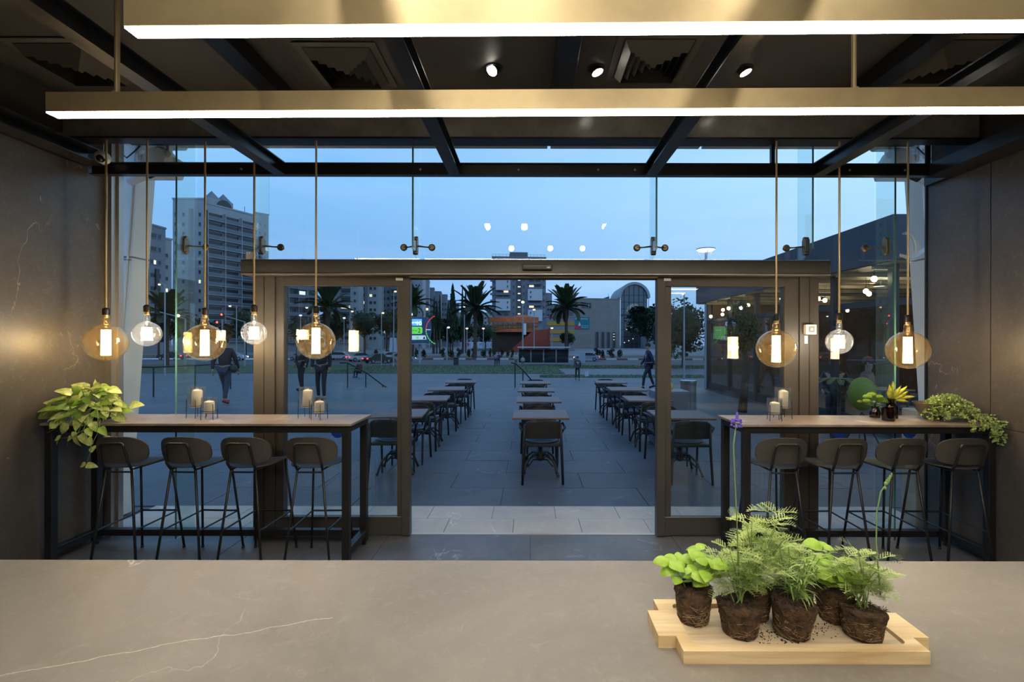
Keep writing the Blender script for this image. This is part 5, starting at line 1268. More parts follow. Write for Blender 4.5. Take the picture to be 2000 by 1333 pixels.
b = Bld('apartment_tower', 'pale balcony tower right of the palm in the left door glass', 640, 188, 700, 190, 516, 12); b.balconies(b.u(664), b.u(686), 1, 3, 3.05, 10, .12, 9); b.rows([b.u(648), b.u(656), b.u(693)], 3.4, 3.05, 10, 1.1, 1.3, .08, 10)
b = Bld('apartment_tower', 'tower with narrow window strips in the middle of the left door glass', 701, 205, 740, 206, 522, 12); b.rows([b.u(704), b.u(709), b.u(724), b.u(732)], 4, 3.05, 10, 1.3, 1.4, .1, 11); MB().box(b.u(713), b.u(718), -.6, 0, 0, b.H - 2).build('stair_shaft', CONC2, b.t)
b = Bld('apartment_tower', 'grey tower beside the door stile in the left door glass', 742, 220, 796, 221, 530, 12, CONC2); b.rows([b.u(750), b.u(758), b.u(782), b.u(789)], 4, 3.05, 9, 1.3, 1.4, .08, 12); b.balconies(b.u(764), b.u(776), 1, 3, 3.05, 9, .1, 13)
b = Bld('apartment_tower', 'plain white tower at the left edge of the opening', 797, 236, 825, 236.5, 520, 12); b.rows([b.u(804), b.u(813), b.u(819)], 4, 3.3, 10, .9, 1.1, .08, 14)
b = Bld('apartment_tower', 'narrow balcony tower right of the white one at the opening edge', 827, 250, 838, 250.5, 549, 12); b.balconies(.1, b.w - .1, 1, 3, 3.1, 7, .1, 15)
for i, (x0, x1, yt) in enumerate(((838, 848, 564), (848, 861, 571), (861, 873, 577), (873, 884, 588), (884, 896, 596), (896, 960, 612))):
    b = Bld('apartment_block', ('stepped grey block right of the narrow balcony tower', 'second stepped block behind the slim cypresses', 'third stepped block behind the slim cypresses', 'low block just left of the ragged conifer', 'low block behind the ragged conifer', 'long low pale block behind the tall palm')[i], x0, 264 + i * 14, x1, 264.5 + i * 14, yt, 12, CONC2 if i < 5 else CONC)
    nc = 2 if i < 5 else 8; b.rows([b.w * (k + .5) / nc for k in range(nc)], 3, 3.2, max(1, int((b.H - 4) / 3.2)), 1.5 if i < 5 else 1.6, 1.5, .06, 20 + i)
# the high-rise at the centre
b = Bld('high_rise', 'pale high-rise with projecting white boxes in the middle of the view', 961, 220, 1066, 222, 503, 18, CONC2)
MB().box(b.u(996), b.u(1031), 2, 12, b.H, b.H + 2.9).build('roof_plant_room', mat('roof_plant', (.12, .13, .16), .7), b.t)
g = MB().box(0, b.w, .05, .11, b.H + 1.4, b.H + 1.5)
for k in range(16): g.box(k * b.w / 15.5, k * b.w / 15.5 + .1, .05, .12, b.H + .4, b.H + 1.5)
tag(g.build('roof_rail', CONC2, b.t), kind='stuff')
for (x0, x1, y0, y1) in ((968, 996.5, 508, 524), (968, 996.5, 545, 568), (968, 996.5, 585.5, 608), (1030, 1058, 528, 543), (1030, 1058, 566, 588), (1030, 1058, 606, 628)):
    u0, u1 = b.u(x0), b.u(x1); z0, z1 = b.z(y1, u0), b.z(y0, u0)
    bx_ = MB().bbox(u0, u1, -2.4, 0, z0, z1, .05).build('white_box_bay', CONC3, b.t)
    for xx in ((1, ) if x0 < 1000 else (0,)):
        for zz in (.2, .62): obj('window', winmesh(.7, 1.1, 'd', CONC3), bx_, (u0 + (u1 - u0) * (.8 if xx else .2), -2.4, z0 + (z1 - z0) * zz))
MB().box(b.u(1009), b.u(1018), -.5, 0, 0, b.H - 1).build('stair_shaft', mat('shaft_glass', (.05, .055, .06), .3), b.t)
for k in range(13): MB().box(b.u(1011), b.u(1016), -.56, -.5, 3.5 + k * 3.1, 4.0 + k * 3.1).build('landing_light', LITW if k % 3 else LITC, b.t)
b.rows([b.u(1003), b.u(1023)], 3.2, 3.1, 13, .8, 1.1, .0, 31); b.rows([b.u(1062)], 3.2, 3.1, 13, 1.0, 1.1, .05, 32)
for (x0, x1, y0, y1, n_) in ((968, 996, 568, 585.5, 2), (968, 996, 608, 622, 1), (1030, 1058, 588, 606, 2), (1030, 1058, 545, 566, 2), (968, 996, 524, 544, 2)):
    u0, u1 = b.u(x0), b.u(x1); z0, z1 = b.z(y1, u0), b.z(y0, u0)
    for k in range(n_):
        zz = z0 + (z1 - z0) * k / n_; g = MB().box(u0, u1, -1.5, 0, zz - .1, zz + .12); g.mi = 1; g.box(u0 + .1, u1 - .1, -1.5, -1.44, zz + .12, zz + 1.0); g.build('balcony', [CONC2, RAILG], b.t)
        for j in range(2): b.win(u0 + (u1 - u0) * (.28 + .44 * j), zz + .2, 2.4, 2.0, 'l' if (k + j + int(x0)) % 5 == 0 else 'd')
for k in range(12): 
    z_ = 3 + k * 3.1; g = MB().box(-.9, .9, -.9, 0, z_ - .1, z_ + .1); g.mi = 1; g.box(-.9, .9, -.95, -.88, z_, z_ + .9); g.build('corner_balcony', [CONC2, RAILG], b.t)
b = Bld('apartment_block', 'narrow block touching the right side of the high-rise', 1067, 250, 1078, 252, 574, 14, CONC2); b.rows([b.w * .3, b.w * .75], 4, 3.1, 7, 1.2, 1.3, .08, 33)
b = Bld('apartment_block', 'wide pale block behind the second palm', 1079, 262, 1128, 264, 598, 14); b.rows([b.w * (k + .5) / 6 for k in range(6)], 4, 3.1, 5, 1.3, 1.3, .15, 34)
b = Bld('apartment_block', 'grey block just left of the stone museum', 1118, 255, 1134, 255.5, 583, 5, CONC2); b.rows([b.w * .3, b.w * .7], 4, 3.1, 6, 1.2, 1.3, .08, 35)
# orange pavilion and ramp
OR = mat('corten_orange', (.32, .095, .03), .6, var=.25, scale=.6); ORR = mat('red_ramp', (.17, .028, .014), .6, var=.2, scale=.6)
t = thing('orange_pavilion', 'curved rust-orange pavilion lit by warm light in front of the high-rise', 'building', (0, 150, -1.7)); X = lambda p: wx(p, 150); Z = lambda p: wz(p, 150) + 1.7
MB().box(X(958), X(1050), 1.0, 12, Z(649), Z(633)).build('wall', mat('pavilion_wall', (.34, .26, .12), .7, var=.2, scale=.6), t); MB().box(X(960), X(1046), 1.6, 12, 0, Z(649)).build('shaded_base', mat('base_dark', (.03, .025, .02), .8), t)  # shadow and dark planting are put into the dark base colour
def bowed(x0, x1, z0, z1, bow, n=12):
    g = MB(); vs = []
    for i in range(n + 1):
        s = i / n; y = -bow * math.sin(math.pi * s); x = x0 + (x1 - x0) * s; vs += [(x, y, z0), (x, y, z1), (x, y + .6, z1), (x, y + .6, z0)]
    fs = []
    for i in range(n):
        for k in range(4): a = i * 4 + k; b_ = i * 4 + (k + 1) % 4; fs.append((a, b_, b_ + 4, a + 4))
    fs += [(0, 1, 2, 3), (n * 4 + 3, n * 4 + 2, n * 4 + 1, n * 4)]; return g.add(vs, fs)
bowed(X(952), X(1052), Z(631), Z(620), 2.4).build('upper_band', OR, t); bowed(X(955), X(1050), Z(638), Z(636.6), 1.8).build('mid_rail', mat('dark_orange', (.12, .04, .015), .7), t)
bowed(X(958), X(1050), Z(649), Z(643.5), 2.0).build('lower_band', OR, t)
MB().add([(X(1001), 0, Z(620)), (X(1042), 0, Z(620)), (X(1042), 9, Z(620)), (X(1001), 9, Z(620)), (X(1013), 2, Z(614.5)), (X(1026), 2, Z(614.5)), (X(1026), 6, Z(614.5)), (X(1013), 6, Z(614.5))], [(0, 1, 5, 4), (1, 2, 6, 5), (2, 3, 7, 6), (3, 0, 4, 7), (4, 5, 6, 7)]).build('hipped_roof', OR, t)
for k in range(9): MB().bbox(X(964 + k * 9.5) - .1, X(964 + k * 9.5) + .1, -1.8, -1.4, Z(644), Z(631), .02).build('window_post', mat('dark_orange', (0, 0, 0)), t)
t2 = thing('red_ramp', 'deep red sloping ramp wall below the orange pavilion', 'ramp', (0, 146, -1.7)); X2 = lambda p: wx(p, 146); Z2 = lambda p: wz(p, 146) + 1.7
MB().prism([(X2(990), 0), (X2(1076), 0), (X2(1072), Z2(643)), (X2(1050), Z2(645)), (X2(1040), Z2(647))], 0, 1.2, 'y').build('ramp_wall', ORR, t2); MB().bbox(X2(1071) - .1, X2(1073) + .2, -.1, 1.3, 0, Z2(641), .05).build('end_post', ORR, t2)
ld = bpy.data.lights.new('floodlight', 'SPOT'); ld.energy = 2600; ld.color = (1, .62, .25); ld.spot_size = 1.5; ld.spot_blend = 1; ld.shadow_soft_size = .3
t = thing('floodlight_mast', 'thin mast with a warm lamp in front of the high-rise', 'street lamp', (wx(1021, 128), 128, -1.7)); lo = bpy.data.objects.new('floodlight', ld); COL.objects.link(lo); lo.parent = t; lo.location = (0, .6, 13.4)
lo.rotation_euler = (Vector((-1.5, 22, -4.5))).to_track_quat('-Z', 'Y').to_euler()
WARM = mat('warm_street_lamp', (1, .7, .4), .5, emit=(1, .52, .17), es=7); COOL = mat('cool_street_lamp', (1, 1, 1), .5, emit=(.80, .92, 1), es=8); POLE = mat('galvanised_pole', (.30, .32, .35), .5, metal=.3)
MB().tube([(0, 0, 0), (0, 0, 13.6)], [.22, .12], 8).build('pole', POLE, t); g = MB(); ellip(g, (0, 0, 13.9), .42, .42, .32, 10, 6); g.build('lamp_head', WARM, t, smooth=True)
MB().bbox(.2, .9, -.05, .05, 5.2, 8.2, .02).build('street_banner', WHITE, t)
# yellow striped building
b = Bld('striped_building', 'low building with yellow and grey horizontal bands behind the second palm', 1068, 170, 1122, 171, 620, 12, CONC2)
YB = mat('yellow_band', (.40, .24, .03), .7)
for (y0, y1) in ((629, 636), (645, 652), (660, 667)): MB().box(0, b.w, -.3, 0, b.z(y1, 0), b.z(y0, 0)).build('yellow_band', YB, b.t)
MB().box(b.u(1072), b.u(1100), -.5, -.2, b.z(621, 0), b.z(617.5, 0)).build('red_fascia_sign', mat('dull_red', (.22, .02, .03), .6), b.t)
# stone museum
MUS = mat('museum_stone', (.24, .215, .20), .8, var=.10, scale=.35)
b = Bld('stone_museum', 'windowless stone museum with slit windows and a teal banner', 1120, 238, 1211, 242, 584, 10, MUS)
for k in range(4): z0, z1 = b.z(680, 0), b.z(648.5, 0); u = b.u(1166 + k * 11); MB().bbox(u - .9, u - .7, -.3, 0, z0, z1, .02).bbox(u + .7, u + .9, -.3, 0, z0, z1, .02).build('slit_frame', MUS, b.t); MB().box(u - .7, u + .7, -.05, 0, z0, z1).build('slit_window', DARKW, b.t)
for zz in (652, 657, 663): MB().box(b.u(1197.5), b.u(1200.5), -.09, -.05, b.z(zz + 1, 0), b.z(zz, 0)).build('room_light', LITW, b.t)
TEAL = mat('teal_banner', (.01, .16, .20), .6); u0, u1, z0, z1 = b.u(1121), b.u(1151), b.z(643, 0), b.z(619.5, 0)
bn = MB().bbox(u0, u1, -.25, -.05, z0, z1, .03).build('banner', TEAL, b.t); MB().prism([(u0, z0), (u0 + 4, z0), (u0 + 3.2, z0 + 1.8), (u0 + 1.6, z0 + 2.6), (u0, z0 + 1.6)], -.29, -.25, 'y').build('banner_shape', mat('banner_red', (.35, .05, .06), .6), bn)
MB().prism([(u0 + 2.2, z0 + 1.5), (u0 + 3.4, z0 + 1.9), (u0 + 2.6, z0 + 3.6)], -.31, -.29, 'y').build('banner_shape', WHITE, bn)
for k in range(7): MB().box(u0 + .6 + k * .95, u0 + 1.2 + k * .95, -.28, -.25, z1 - 1.2, z1 - .5).build('banner_lettering', mat('pale_teal', (.25, .45, .5), .6), bn)
for k in range(2): MB().box(u0 + 3.6, u1 - .5, -.28, -.25, z0 + .7 + k * .8, z0 + .95 + k * .8).build('banner_lettering', mat('pale_teal', (0, 0, 0)), bn)
SG = mat('dark_sign_letter', (.04, .045, .07), .5); zt, zb = b.z(591.5, 0), b.z(602, 0)
sg = MB().box(b.u(1146), b.u(1147.2), -.35, 0, zb, zt).box(b.u(1152.5), b.u(1153.7), -.35, 0, zb, zt).box(b.u(1146), b.u(1153.7), -.35, 0, zt - .4, zt).box(b.u(1150.5), b.u(1153.7), -.35, 0, zb, zb + .35).build('sign_letter', SG, b.t)
for k in range(4): MB().box(b.u(1136), b.u(1144), -.3, 0, zb + .25 + k * .7, zb + .5 + k * .7).build('sign_bar', SG, b.t)
MB().prism([(b.u(1182), b.H + .5), (b.u(1193), b.H + .5), (b.u(1194), b.H + 1.9), (b.u(1186), b.H + 1.2)], 3, 6, 'y').build('rooftop_unit', SG, b.t); MB().tube([(b.u(1192), 3, b.H), (b.u(1192), 3, b.H + 3.2)], .08, 5).build('aerial', SG, b.t)
# arched glass hall
dA = 250; t = thing('arched_hall', 'barrel-vaulted glass hall beside the stone museum', 'building', (wx(1238, dA), dA, -1.7)); r_ = 30 * dA / F; zs = wz(582, dA) + 1.7
HG = mat('hall_glass', (.06, .10, .11), .12, spec=.8); HG2 = mat('see_through_glow', (.14, .20, .20), .3, emit=(.45, .62, .62), es=.12)
def arch(r0, r1, y0, y1, n=28):
    g = MB(); vs = []
    for i in range(n + 1):
        a = math.pi * i / n; c, s = math.cos(a), math.sin(a); vs += [(r1 * c, y0, zs + r1 * s), (r0 * c, y0, zs + r0 * s), (r0 * c, y1, zs + r0 * s), (r1 * c, y1, zs + r1 * s)]
    return g.add(vs, [(i * 4 + k, i * 4 + (k + 1) % 4, i * 4 + 4 + (k + 1) % 4, i * 4 + 4 + k) for i in range(n) for k in range(4)] + [(0, 3, 2, 1), (n * 4, n * 4 + 1, n * 4 + 2, n * 4 + 3)])
arch(r_ - 1.1, r_ + .2, -1.5, 26).build('vault_ring', CONC, t)
g = MB(); n = 24; vs = [(0, 0, zs)] + [((r_ - 1.1) * math.cos(math.pi * i / n), 0, zs + (r_ - 1.1) * math.sin(math.pi * i / n)) for i in range(n + 1)]; g.add(vs, [(0, i + 1, i + 2) for i in range(n)]); g.box(-r_ + 1.1, r_ - 1.1, 0, .1, 0, zs); g.build('glazing', HG, t)
g = MB(); r3 = 15 * dA / F; zc = zs - 7; vs = [(0, -.05, zc)] + [(r3 * math.cos(math.pi * i / n), -.05, zc + r3 * math.sin(math.pi * i / n)) for i in range(n + 1)]; g.add(vs, [(0, i + 1, i + 2) for i in range(n)]); g.build('inner_arch_view', HG2, t)  # bright view through the hall, imitated by a faintly emissive half circle
for k in range(-3, 4): x = k * 10 * dA / F * .95; zt = zs + math.sqrt(max(.1, (r_ - 1.2) ** 2 - x * x)) if abs(x) < r_ - 1.2 else zs; MB().box(x - .12, x + .12, -.35, -.05, 0, zt).build('mullion', SG, t)
for k in range(8): z_ = 2.5 + k * 3.6; w_ = (r_ - 1.2) if z_ < zs else math.sqrt(max(0, (r_ - 1.2) ** 2 - (z_ - zs) ** 2)); MB().box(-w_, w_, -.3, -.05, z_ - .1, z_ + (.1 if k != 4 else .9)).build('transom', SG, t)
MB().box(-r_ * .6 , r_ * .6, -.3, -.05, 0, 9).build('entrance_glazing', DARKW, t)
for k in range(5): g = ellip(MB(), (-r_ + 3 + k * 1.1, -.5, 3 + (k * 7) % 13), .25, .1, .3, 8, 6); g.build('hall_lamp', LITW, t)
b = Bld('side_wall_building', 'low grey wall building right of the arched hall', 1266, 225, 1300, 226, 640, 10, CONC2)
# ---- billboard
dB = 70; t = thing('billboard', 'backlit advertising billboard on a single post by the left edge of the opening', 'billboard', (wx(785, dB), dB, gz(dB))); k_ = dB / F; zz = lambda py: wz(py, dB) - gz(dB); xx = lambda px: (px - 785) * k_
NAVY = mat('billboard_navy', (.01, .03, .07), .5, emit=(.012, .035, .08), es=.6)
out = [(0, zz(671)), (xx(836), zz(671)), (xx(840), zz(664)), (xx(842), zz(645)), (xx(840), zz(628)), (xx(834), zz(621)), (0, zz(617))]
MB().prism(out, 0, .35, 'y').build('panel', NAVY, t, fixn=True)
def em(n, c, s): return mat(n, c, .5, emit=c, es=s)
MB().box(0, xx(824), -.03, 0, zz(637), zz(624)).build('sky_blue_field', em('board_blue', (.10, .32, .62), 1.1), t)
MB().prism(rrect(0, xx(825), zz(653), zz(639), .25), -.03, 0, 'y').build('green_field', em('board_green', (.12, .55, .08), .9), t)
MB().prism([(0, zz(665)), (xx(833), zz(664)), (xx(831), zz(656)), (0, zz(656))], -.03, 0, 'y').build('white_footer', em('board_white', (.45, .58, .65), .7), t)
g = MB()
for i in range(14):
    a = -1.15 + 2.3 * i / 14; a2 = a + .13; c = Vector((xx(862), 0, zz(645))); r1, r2 = 29 * k_, 31 * k_
    g.add([c + Vector((-r1 * math.cos(a), -.03, r1 * math.sin(a))), c + Vector((-r2 * math.cos(a), -.03, r2 * math.sin(a))), c + Vector((-r2 * math.cos(a2), -.03, r2 * math.sin(a2))), c + Vector((-r1 * math.cos(a2), -.03, r1 * math.sin(a2)))], [(0, 1, 2, 3)]); g.m[-1] = 0 if i > 6 else 1
g.build('gauge_arc', [em('board_red', (.5, .03, .08), 1), em('board_lime', (.10, .45, .10), .9)], t)
MB().box(xx(832), xx(841), -.06, -.02, zz(645.5), zz(644)).build('gauge_needle', em('board_white', (0, 0, 0), 1), t)
def text(s, size, x, y, z, m, parent, name='lettering', rz=0, al='LEFT', ext=.01):
    c = bpy.data.curves.new(name, 'FONT'); c.body = s; c.size = size; c.align_x = al; c.extrude = ext; c.materials.append(m); c.resolution_u = 3
    o = bpy.data.objects.new(name, c); COL.objects.link(o); o.parent = parent; o.location = (x, y, z); bpy.context.view_layer.update(); dg = bpy.context.evaluated_depsgraph_get(); me = bpy.data.meshes.new_from_object(o.evaluated_get(dg)); bpy.data.objects.remove(o); o = obj(name, me, parent, (x, y, z)); o.rotation_euler = (math.pi / 2, 0, rz); return o
WL = em('board_letter_white', (.8, .9, 1), 1.5); text('10', 11 * k_, xx(812.5), -.05, zz(636), WL, t); text('המצטרפים', 4.6 * k_, xx(797), -.05, zz(632.5), WL, t)
BLK = mat('board_letter_black', (.005, .02, .01), .6); text('2', 12 * k_, xx(816), -.05, zz(650.5), BLK, t); text('החל מ-', 4.6 * k_, xx(801), -.05, zz(648), BLK, t)
MB().prism(rrect(xx(813), xx(818), zz(663), zz(658), .1), -.05, -.03, 'y').build('footer_logo', em('board_green', (0, 0, 0), 1), t); MB().prism([(xx(826), zz(663)), (xx(831), zz(663)), (xx(828.5), zz(657.5))], -.05, -.03, 'y').build('footer_logo', BLK, t)
MB().tube([(xx(818.5), .4, 0), (xx(818.5), .4, zz(672))], .16, 10).build('post', POLE, t); MB().box(-.2, xx(838), -.5, .9, zz(673.5), zz(671.8)).build('catwalk', POLE, t)
MB().tube([(xx(806), .1, zz(618)), (xx(806), -.6, zz(609)), (xx(807), -1.2, zz(610))], .05, 6).build('lamp_arm', POLE, t); g = ellip(MB(), (xx(807), -1.3, zz(616)), .22, .22, .2, 10, 6); g.build('lamp', COOL, t, smooth=True)
# ---- heart sign
t = thing('heart_letter_sign', 'long white letter sign with a magenta heart in front of the trees', 'sign', (wx(900, 168), 168, -.86)); k_ = 168 / F
MB().bbox(0, 69 * k_, .2, .6, 0, 13.5 * k_, .03).build('backing_wall', mat('sign_white', (.55, .58, .66), .6), t)
MB().box(-.5, 69 * k_ + .5, -.4, .8, -.75, 0).build('plinth', CONC2, t)
hp = [(0, 0)] + [(16 * math.sin(a) ** 3 * .36, (13 * math.cos(a) - 5 * math.cos(2 * a) - 2 * math.cos(3 * a) - math.cos(4 * a)) * .36) for a in [i * 2 * math.pi / 28 for i in range(28)]]
MB().prism([(10.5 * k_ + x * k_, 8.2 * k_ + z * k_) for x, z in hp[1:]], -.3, .2, 'y').build('heart', mat('magenta_heart', (.42, .01, .16), .5), t, fixn=True)
text('HOLON', 17 * k_, 20 * k_, .12, .2, mat('sign_letter', (.75, .78, .86), .6), t, 'sign_letters', ext=.15)
# ---- bus shelter, litter bin, info sign
dS = 69; t = thing('bus_shelter', 'long flat-roofed bus shelter with dark glass panels beside the road', 'bus shelter', (wx(1012, dS), dS, gz(dS))); w_ = 100 * dS / F; hS = wz(678, dS) - gz(dS)
MB().bbox(-.1, w_ + .1, -.9, 1.2, hS - .14, hS, .03).build('roof', mat('shelter_roof', (.45, .48, .52), .5), t)
for k in range(5): MB().bbox(w_ * k / 4 - .05, w_ * k / 4 + .05, .9, 1.0, 0, hS - .14, .01).build('post', POLE, t)
for k in range(4): MB().box(w_ * k / 4 + .08, w_ * (k + 1) / 4 - .08, .93, .96, .25, hS - .3).build('dark_panel', glass('shelter_glass', (.35, .38, .4), .05, body=(.03, .03, .035), bodyf=.55) if k == 0 else MATS['shelter_glass'], t)
MB().bbox(1.0, w_ - 1, .3, .7, .42, .47, .01).build('bench', RATTAN, t)
t = thing('litter_bin', 'dark square litter bin on the lawn edge left of the opening', 'bin', (wx(891, 66.5), 66.5, gz(66.5))); MB().bbox(-.33, .33, -.3, .3, 0, .95, .03).build('body', mat('bin_green', (.02, .035, .03), .6), t); MB().bbox(-.36, .36, -.33, .33, .95, 1.08, .03).build('lid', RATTAN, t)
t = thing('info_panel', 'pale upright information panel right of the bus shelter', 'sign', (wx(1137, 72), 72, gz(72))); MB().bbox(-.47, .47, -.06, .06, .15, 1.95, .02).build('panel', mat('panel_pale', (.32, .38, .45), .5), t); MB().box(-.4, .4, -.03, .03, 0, .15).build('foot', POLE, t)
# ---- street lamps
def lamp(px, pyt, d, kind, label, pyb=None, arm=0):
    zg = gz(d); h = wz(pyt, d) - zg; t = thing('street_lamp', label, 'street lamp', (wx(px, d), d, zg), 0, 'street lamps'); r = .0010 * d; r = max(r, .06)
    MB().tube([(0, 0, 0), (0, 0, h * .5), (0, 0, h)], [r * 1.2, r, r * .8], 8).build('pole', POLE, t)
    m = WARM if 'w' in kind else COOL; L = (1 if '2' in kind else 0); hs = .0019 * d
    for s in ((-1, 1) if L else ((arm or .001),)):
        a = 11 * d / F * s if L else s * d / F
        MB().tube([(0, 0, h - .02), (a * .6, 0, h + .1), (a, 0, h + .12)], r * .6, 6).build('arm', POLE, t); g = ellip(MB(), (a, 0, h - .02), hs * 1.3, hs, hs * .8, 10, 6); g.build('lamp_head', m, t, smooth=True); MB().lathe([(hs * 1.5, 0), (hs * 1.2, hs * .6), (0, hs * .9)], 12, (a, 0, h + hs * .3)).build('lamp_hood', POLE, t)
for a in ((322, 557, 40, 'w', 'warm street lamp rising from the left palm', None, -11), (462, 599, 58, 'w', 'warm street lamp right of the red traffic lights', None, -13), (610, 602, 75, 'w2', 'twin-headed warm street lamp left of the large bulb at the door', None, 0), (683, 609, 82, 'w', 'warm street lamp behind the palm in the left door glass', None, 5),
          (745, 612, 66, 'w', 'thick-poled warm street lamp in the left door glass', None, 3), (769, 570, 62, 'w', 'tall warm street lamp close to the left door stile', None, 3), (587, 617, 90, 'c', 'cool white street lamp low at the left of the door glass', None, 0), (672, 622, 92, 'c', 'small cool street lamp between trees in the left door glass', None, 0),
          (873, 640, 88, 'c2', 'short double cool lamp left of the heart sign', None, 0), (912, 642, 108, 'w', 'short warm lamp post just above the heart sign', None, 0), (944, 642, 110, 'w', 'short warm lamp post right of the tall palm', None, 0), (1043, 605, 120, 'w', 'bright double-post lamp in front of the orange pavilion', None, 0), (1078, 641, 112, 'w', 'short warm lamp by the striped building', None, 0),
          (907, 599, 125, 'c', 'tiny white lamp between the cypresses', None, 0), (1336, 574, 34, 'w', 'thin warm street lamp behind the right door glass', None, -2)):
    if a[0] in (873,): lamp(a[0], a[1], a[2], 'c', a[4], None, 3)
    else: lamp(*a)
# round disc lamp above the header
dL = 26; t = thing('disc_lamp', 'round disc-topped street lamp above the door operator', 'street lamp', (wx(1378, dL), dL, gz(dL))); k_ = dL / F; h = wz(487.5, dL) - gz(dL)
MB().lathe([(0, .0), (18 * k_, 0), (18 * k_, 1.8 * k_), (0, 2.4 * k_)], 30, (0, 0, h)).build('disc', POLE, t, smooth='auto'); MB().lathe([(17.5 * k_, -.005), (12 * k_, -3 * k_), (0, -5 * k_)], 30, (0, 0, h)).build('reflector', em('disc_glow', (.85, .93, 1), 3.0), t, smooth=True)
MB().tube([(0, 0, 0), (0, 0, h - 5 * k_)], [.07, .05], 8).build('pole', POLE, t)
for a in (0.4, 2.5, 4.6): MB().tube([(0, 0, h - 22 * k_), (9 * k_ * math.cos(a), 9 * k_ * math.sin(a), h - 18 * k_), (16 * k_ * math.cos(a), 16 * k_ * math.sin(a), h)], .02, 5).build('strut', WHITE, t)
# ---- traffic lights
TR = em('traffic_red', (1, .03, .02), 14)
for i, (px, py, d, side) in enumerate(((434, 616, 58, 0), (425, 631, 66, 0), (360, 654, 70, 0))):
    t = thing('traffic_light', ('red traffic light highest, right of the large amber bulb', 'red traffic light just left of the highest one', 'red traffic light low, left of the large amber bulb')[i], 'traffic light', (wx(px, d), d, gz(d)), 0, 'traffic lights'); k_ = d / F; h = wz(py, d) - gz(d)
    MB().tube([(0, 0, 0), (0, 0, h - 6 * k_)], .07, 8).build('pole', POLE, t); MB().bbox(-2.3 * k_, 2.3 * k_, -.1, .12, h - 9 * k_, h + 3.2 * k_, .02).build('housing', BLACKM, t)
    g = ellip(MB(), (0, -.13, h), 1.9 * k_, .06, 1.9 * k_, 10, 6); g.build('red_lens', TR, t)
    for zz_ in (-3.4, -6.8): g = ellip(MB(), (0, -.12, h + zz_ * k_), 1.3 * k_, .03, 1.3 * k_, 10, 6); g.build('dark_lens', DARKW, t)
for i, (x0, x1, yp, d) in enumerate(((312, 362, 616, 52), (440, 478, 622, 60))):
    t = thing('gantry_arm', ('pale mast arm reaching over the road behind the left globe bulbs', 'pale mast arm near the traffic lights, right of the amber bulb')[i], 'mast', (wx(x1, d), d, gz(d))); h = wz(yp + 8, d) - gz(d)
    MB().tube([(0, 0, 0), (0, 0, h)], .09, 8).build('pole', POLE, t); MB().tube([(0, 0, h), (wx(x0, d) - wx(x1, d), 0, h + .7)], .06, 6).build('arm', POLE, t)
# flag mast with banner near the stile
t = thing('banner_mast', 'tall thin mast with two white banners beside the left door stile', 'banner', (wx(768, 61), 61, gz(61)))
MB().tube([(0, 0, 0), (0, 0, 4.6)], .05, 6).build('mast', POLE, t)
for s in (-1, 1): MB().prism([(s * .08, 1.9), (s * .5, 1.85), (s * .42, 3.6), (s * .08, 3.7)], -.02, .02, 'y').build('banner', mat('banner_white', (.5, .53, .6), .6), t, fixn=True)
# ---- cars
def car(px, d, rz, body, label, lights='r'):
    t = thing('car', label, 'car', (wx(px, d), d, gz(d) + .02), rz, 'cars on the road behind the lawn')
    pr = [(-2.15, .35), (-2.2, .75), (-2.05, .92), (-1.55, .98), (-.95, 1.40), (.45, 1.43), (1.15, .98), (2.0, .86), (2.2, .62), (2.2, .35)]
    MB().prism(pr[:1] + [(-2.2, .75), (-2.05, .92), (-1.55, .96), (1.15, .96), (2.0, .86), (2.2, .62), (2.2, .35)], -.86, .86, 'y').build('body', mat('car_%s' % body[0], body[1], .3), t, fixn=True)
    MB().prism([(-1.6, .95), (-.95, 1.42), (.45, 1.44), (1.2, .95)], -.72, .72, 'y').build('cabin', DARKW, t, fixn=True); MB().prism([(-.98, 1.40), (-.9, 1.46), (.4, 1.47), (.5, 1.40)], -.70, .70, 'y').build('roof', MATS['car_' + body[0]], t, fixn=True)
    for x in (-1.35, 1.35):
        for s in (-1, 1): w = MB().lathe([(0, -.1), (.30, -.1), (.33, -.07), (.33, .07), (.30, .1), (0, .1)], 16, (x, s * .80, .33), Matrix.Rotation(math.pi / 2, 4, 'X')).build('wheel', RATTAN, t); MB().lathe([(0, -.105), (.17, -.105), (.17, .105), (0, .105)], 12, (x, s * .805, .33), Matrix.Rotation(math.pi / 2, 4, 'X')).build('hubcap', POLE, w)
    for s in (-1, 1):
        MB().bbox(-2.24, -2.14, s * .62 - .16, s * .62 + .16, .66, .82, .01).build('tail_light', em('tail_red', (1, .02, .03), 10), t); MB().bbox(2.16, 2.24, s * .62 - .14, s * .62 + .14, .58, .70, .01).build('headlight', em('head_white', (1, .97, .9), 9), t)
CB = {'w': ('white', (.45, .47, .5)), 'b': ('black', (.02, .02, .025)), 's': ('silver', (.25, .27, .3))}
for (px, d, rz, c, lb) in ((738, 74, .9, 'b', 'black car with red tail lights behind the lawn, left door glass'), (783, 78, .5, 's', 'silver car half hidden by the left door stile'), (704, 81, .8, 'w', 'white car left of the black one behind the lawn'), (762, 86, .9, 'w', 'white car farther back, above the black one'), (662, 86, 3.1, 'w', 'white car right of the large bulb in the door glass'), (590, 84, 3.1, 's', 'silver car left of the large bulb in the door glass'), (1146, 84, 3.0, 's', 'car with red lights behind the information panel'), (455, 84, .1, 'w', 'white car on the road behind the walker'), (335, 86, 3.1, 'b', 'dark car on the road in the far left window')):
    car(px, d, rz, CB[c], lb)

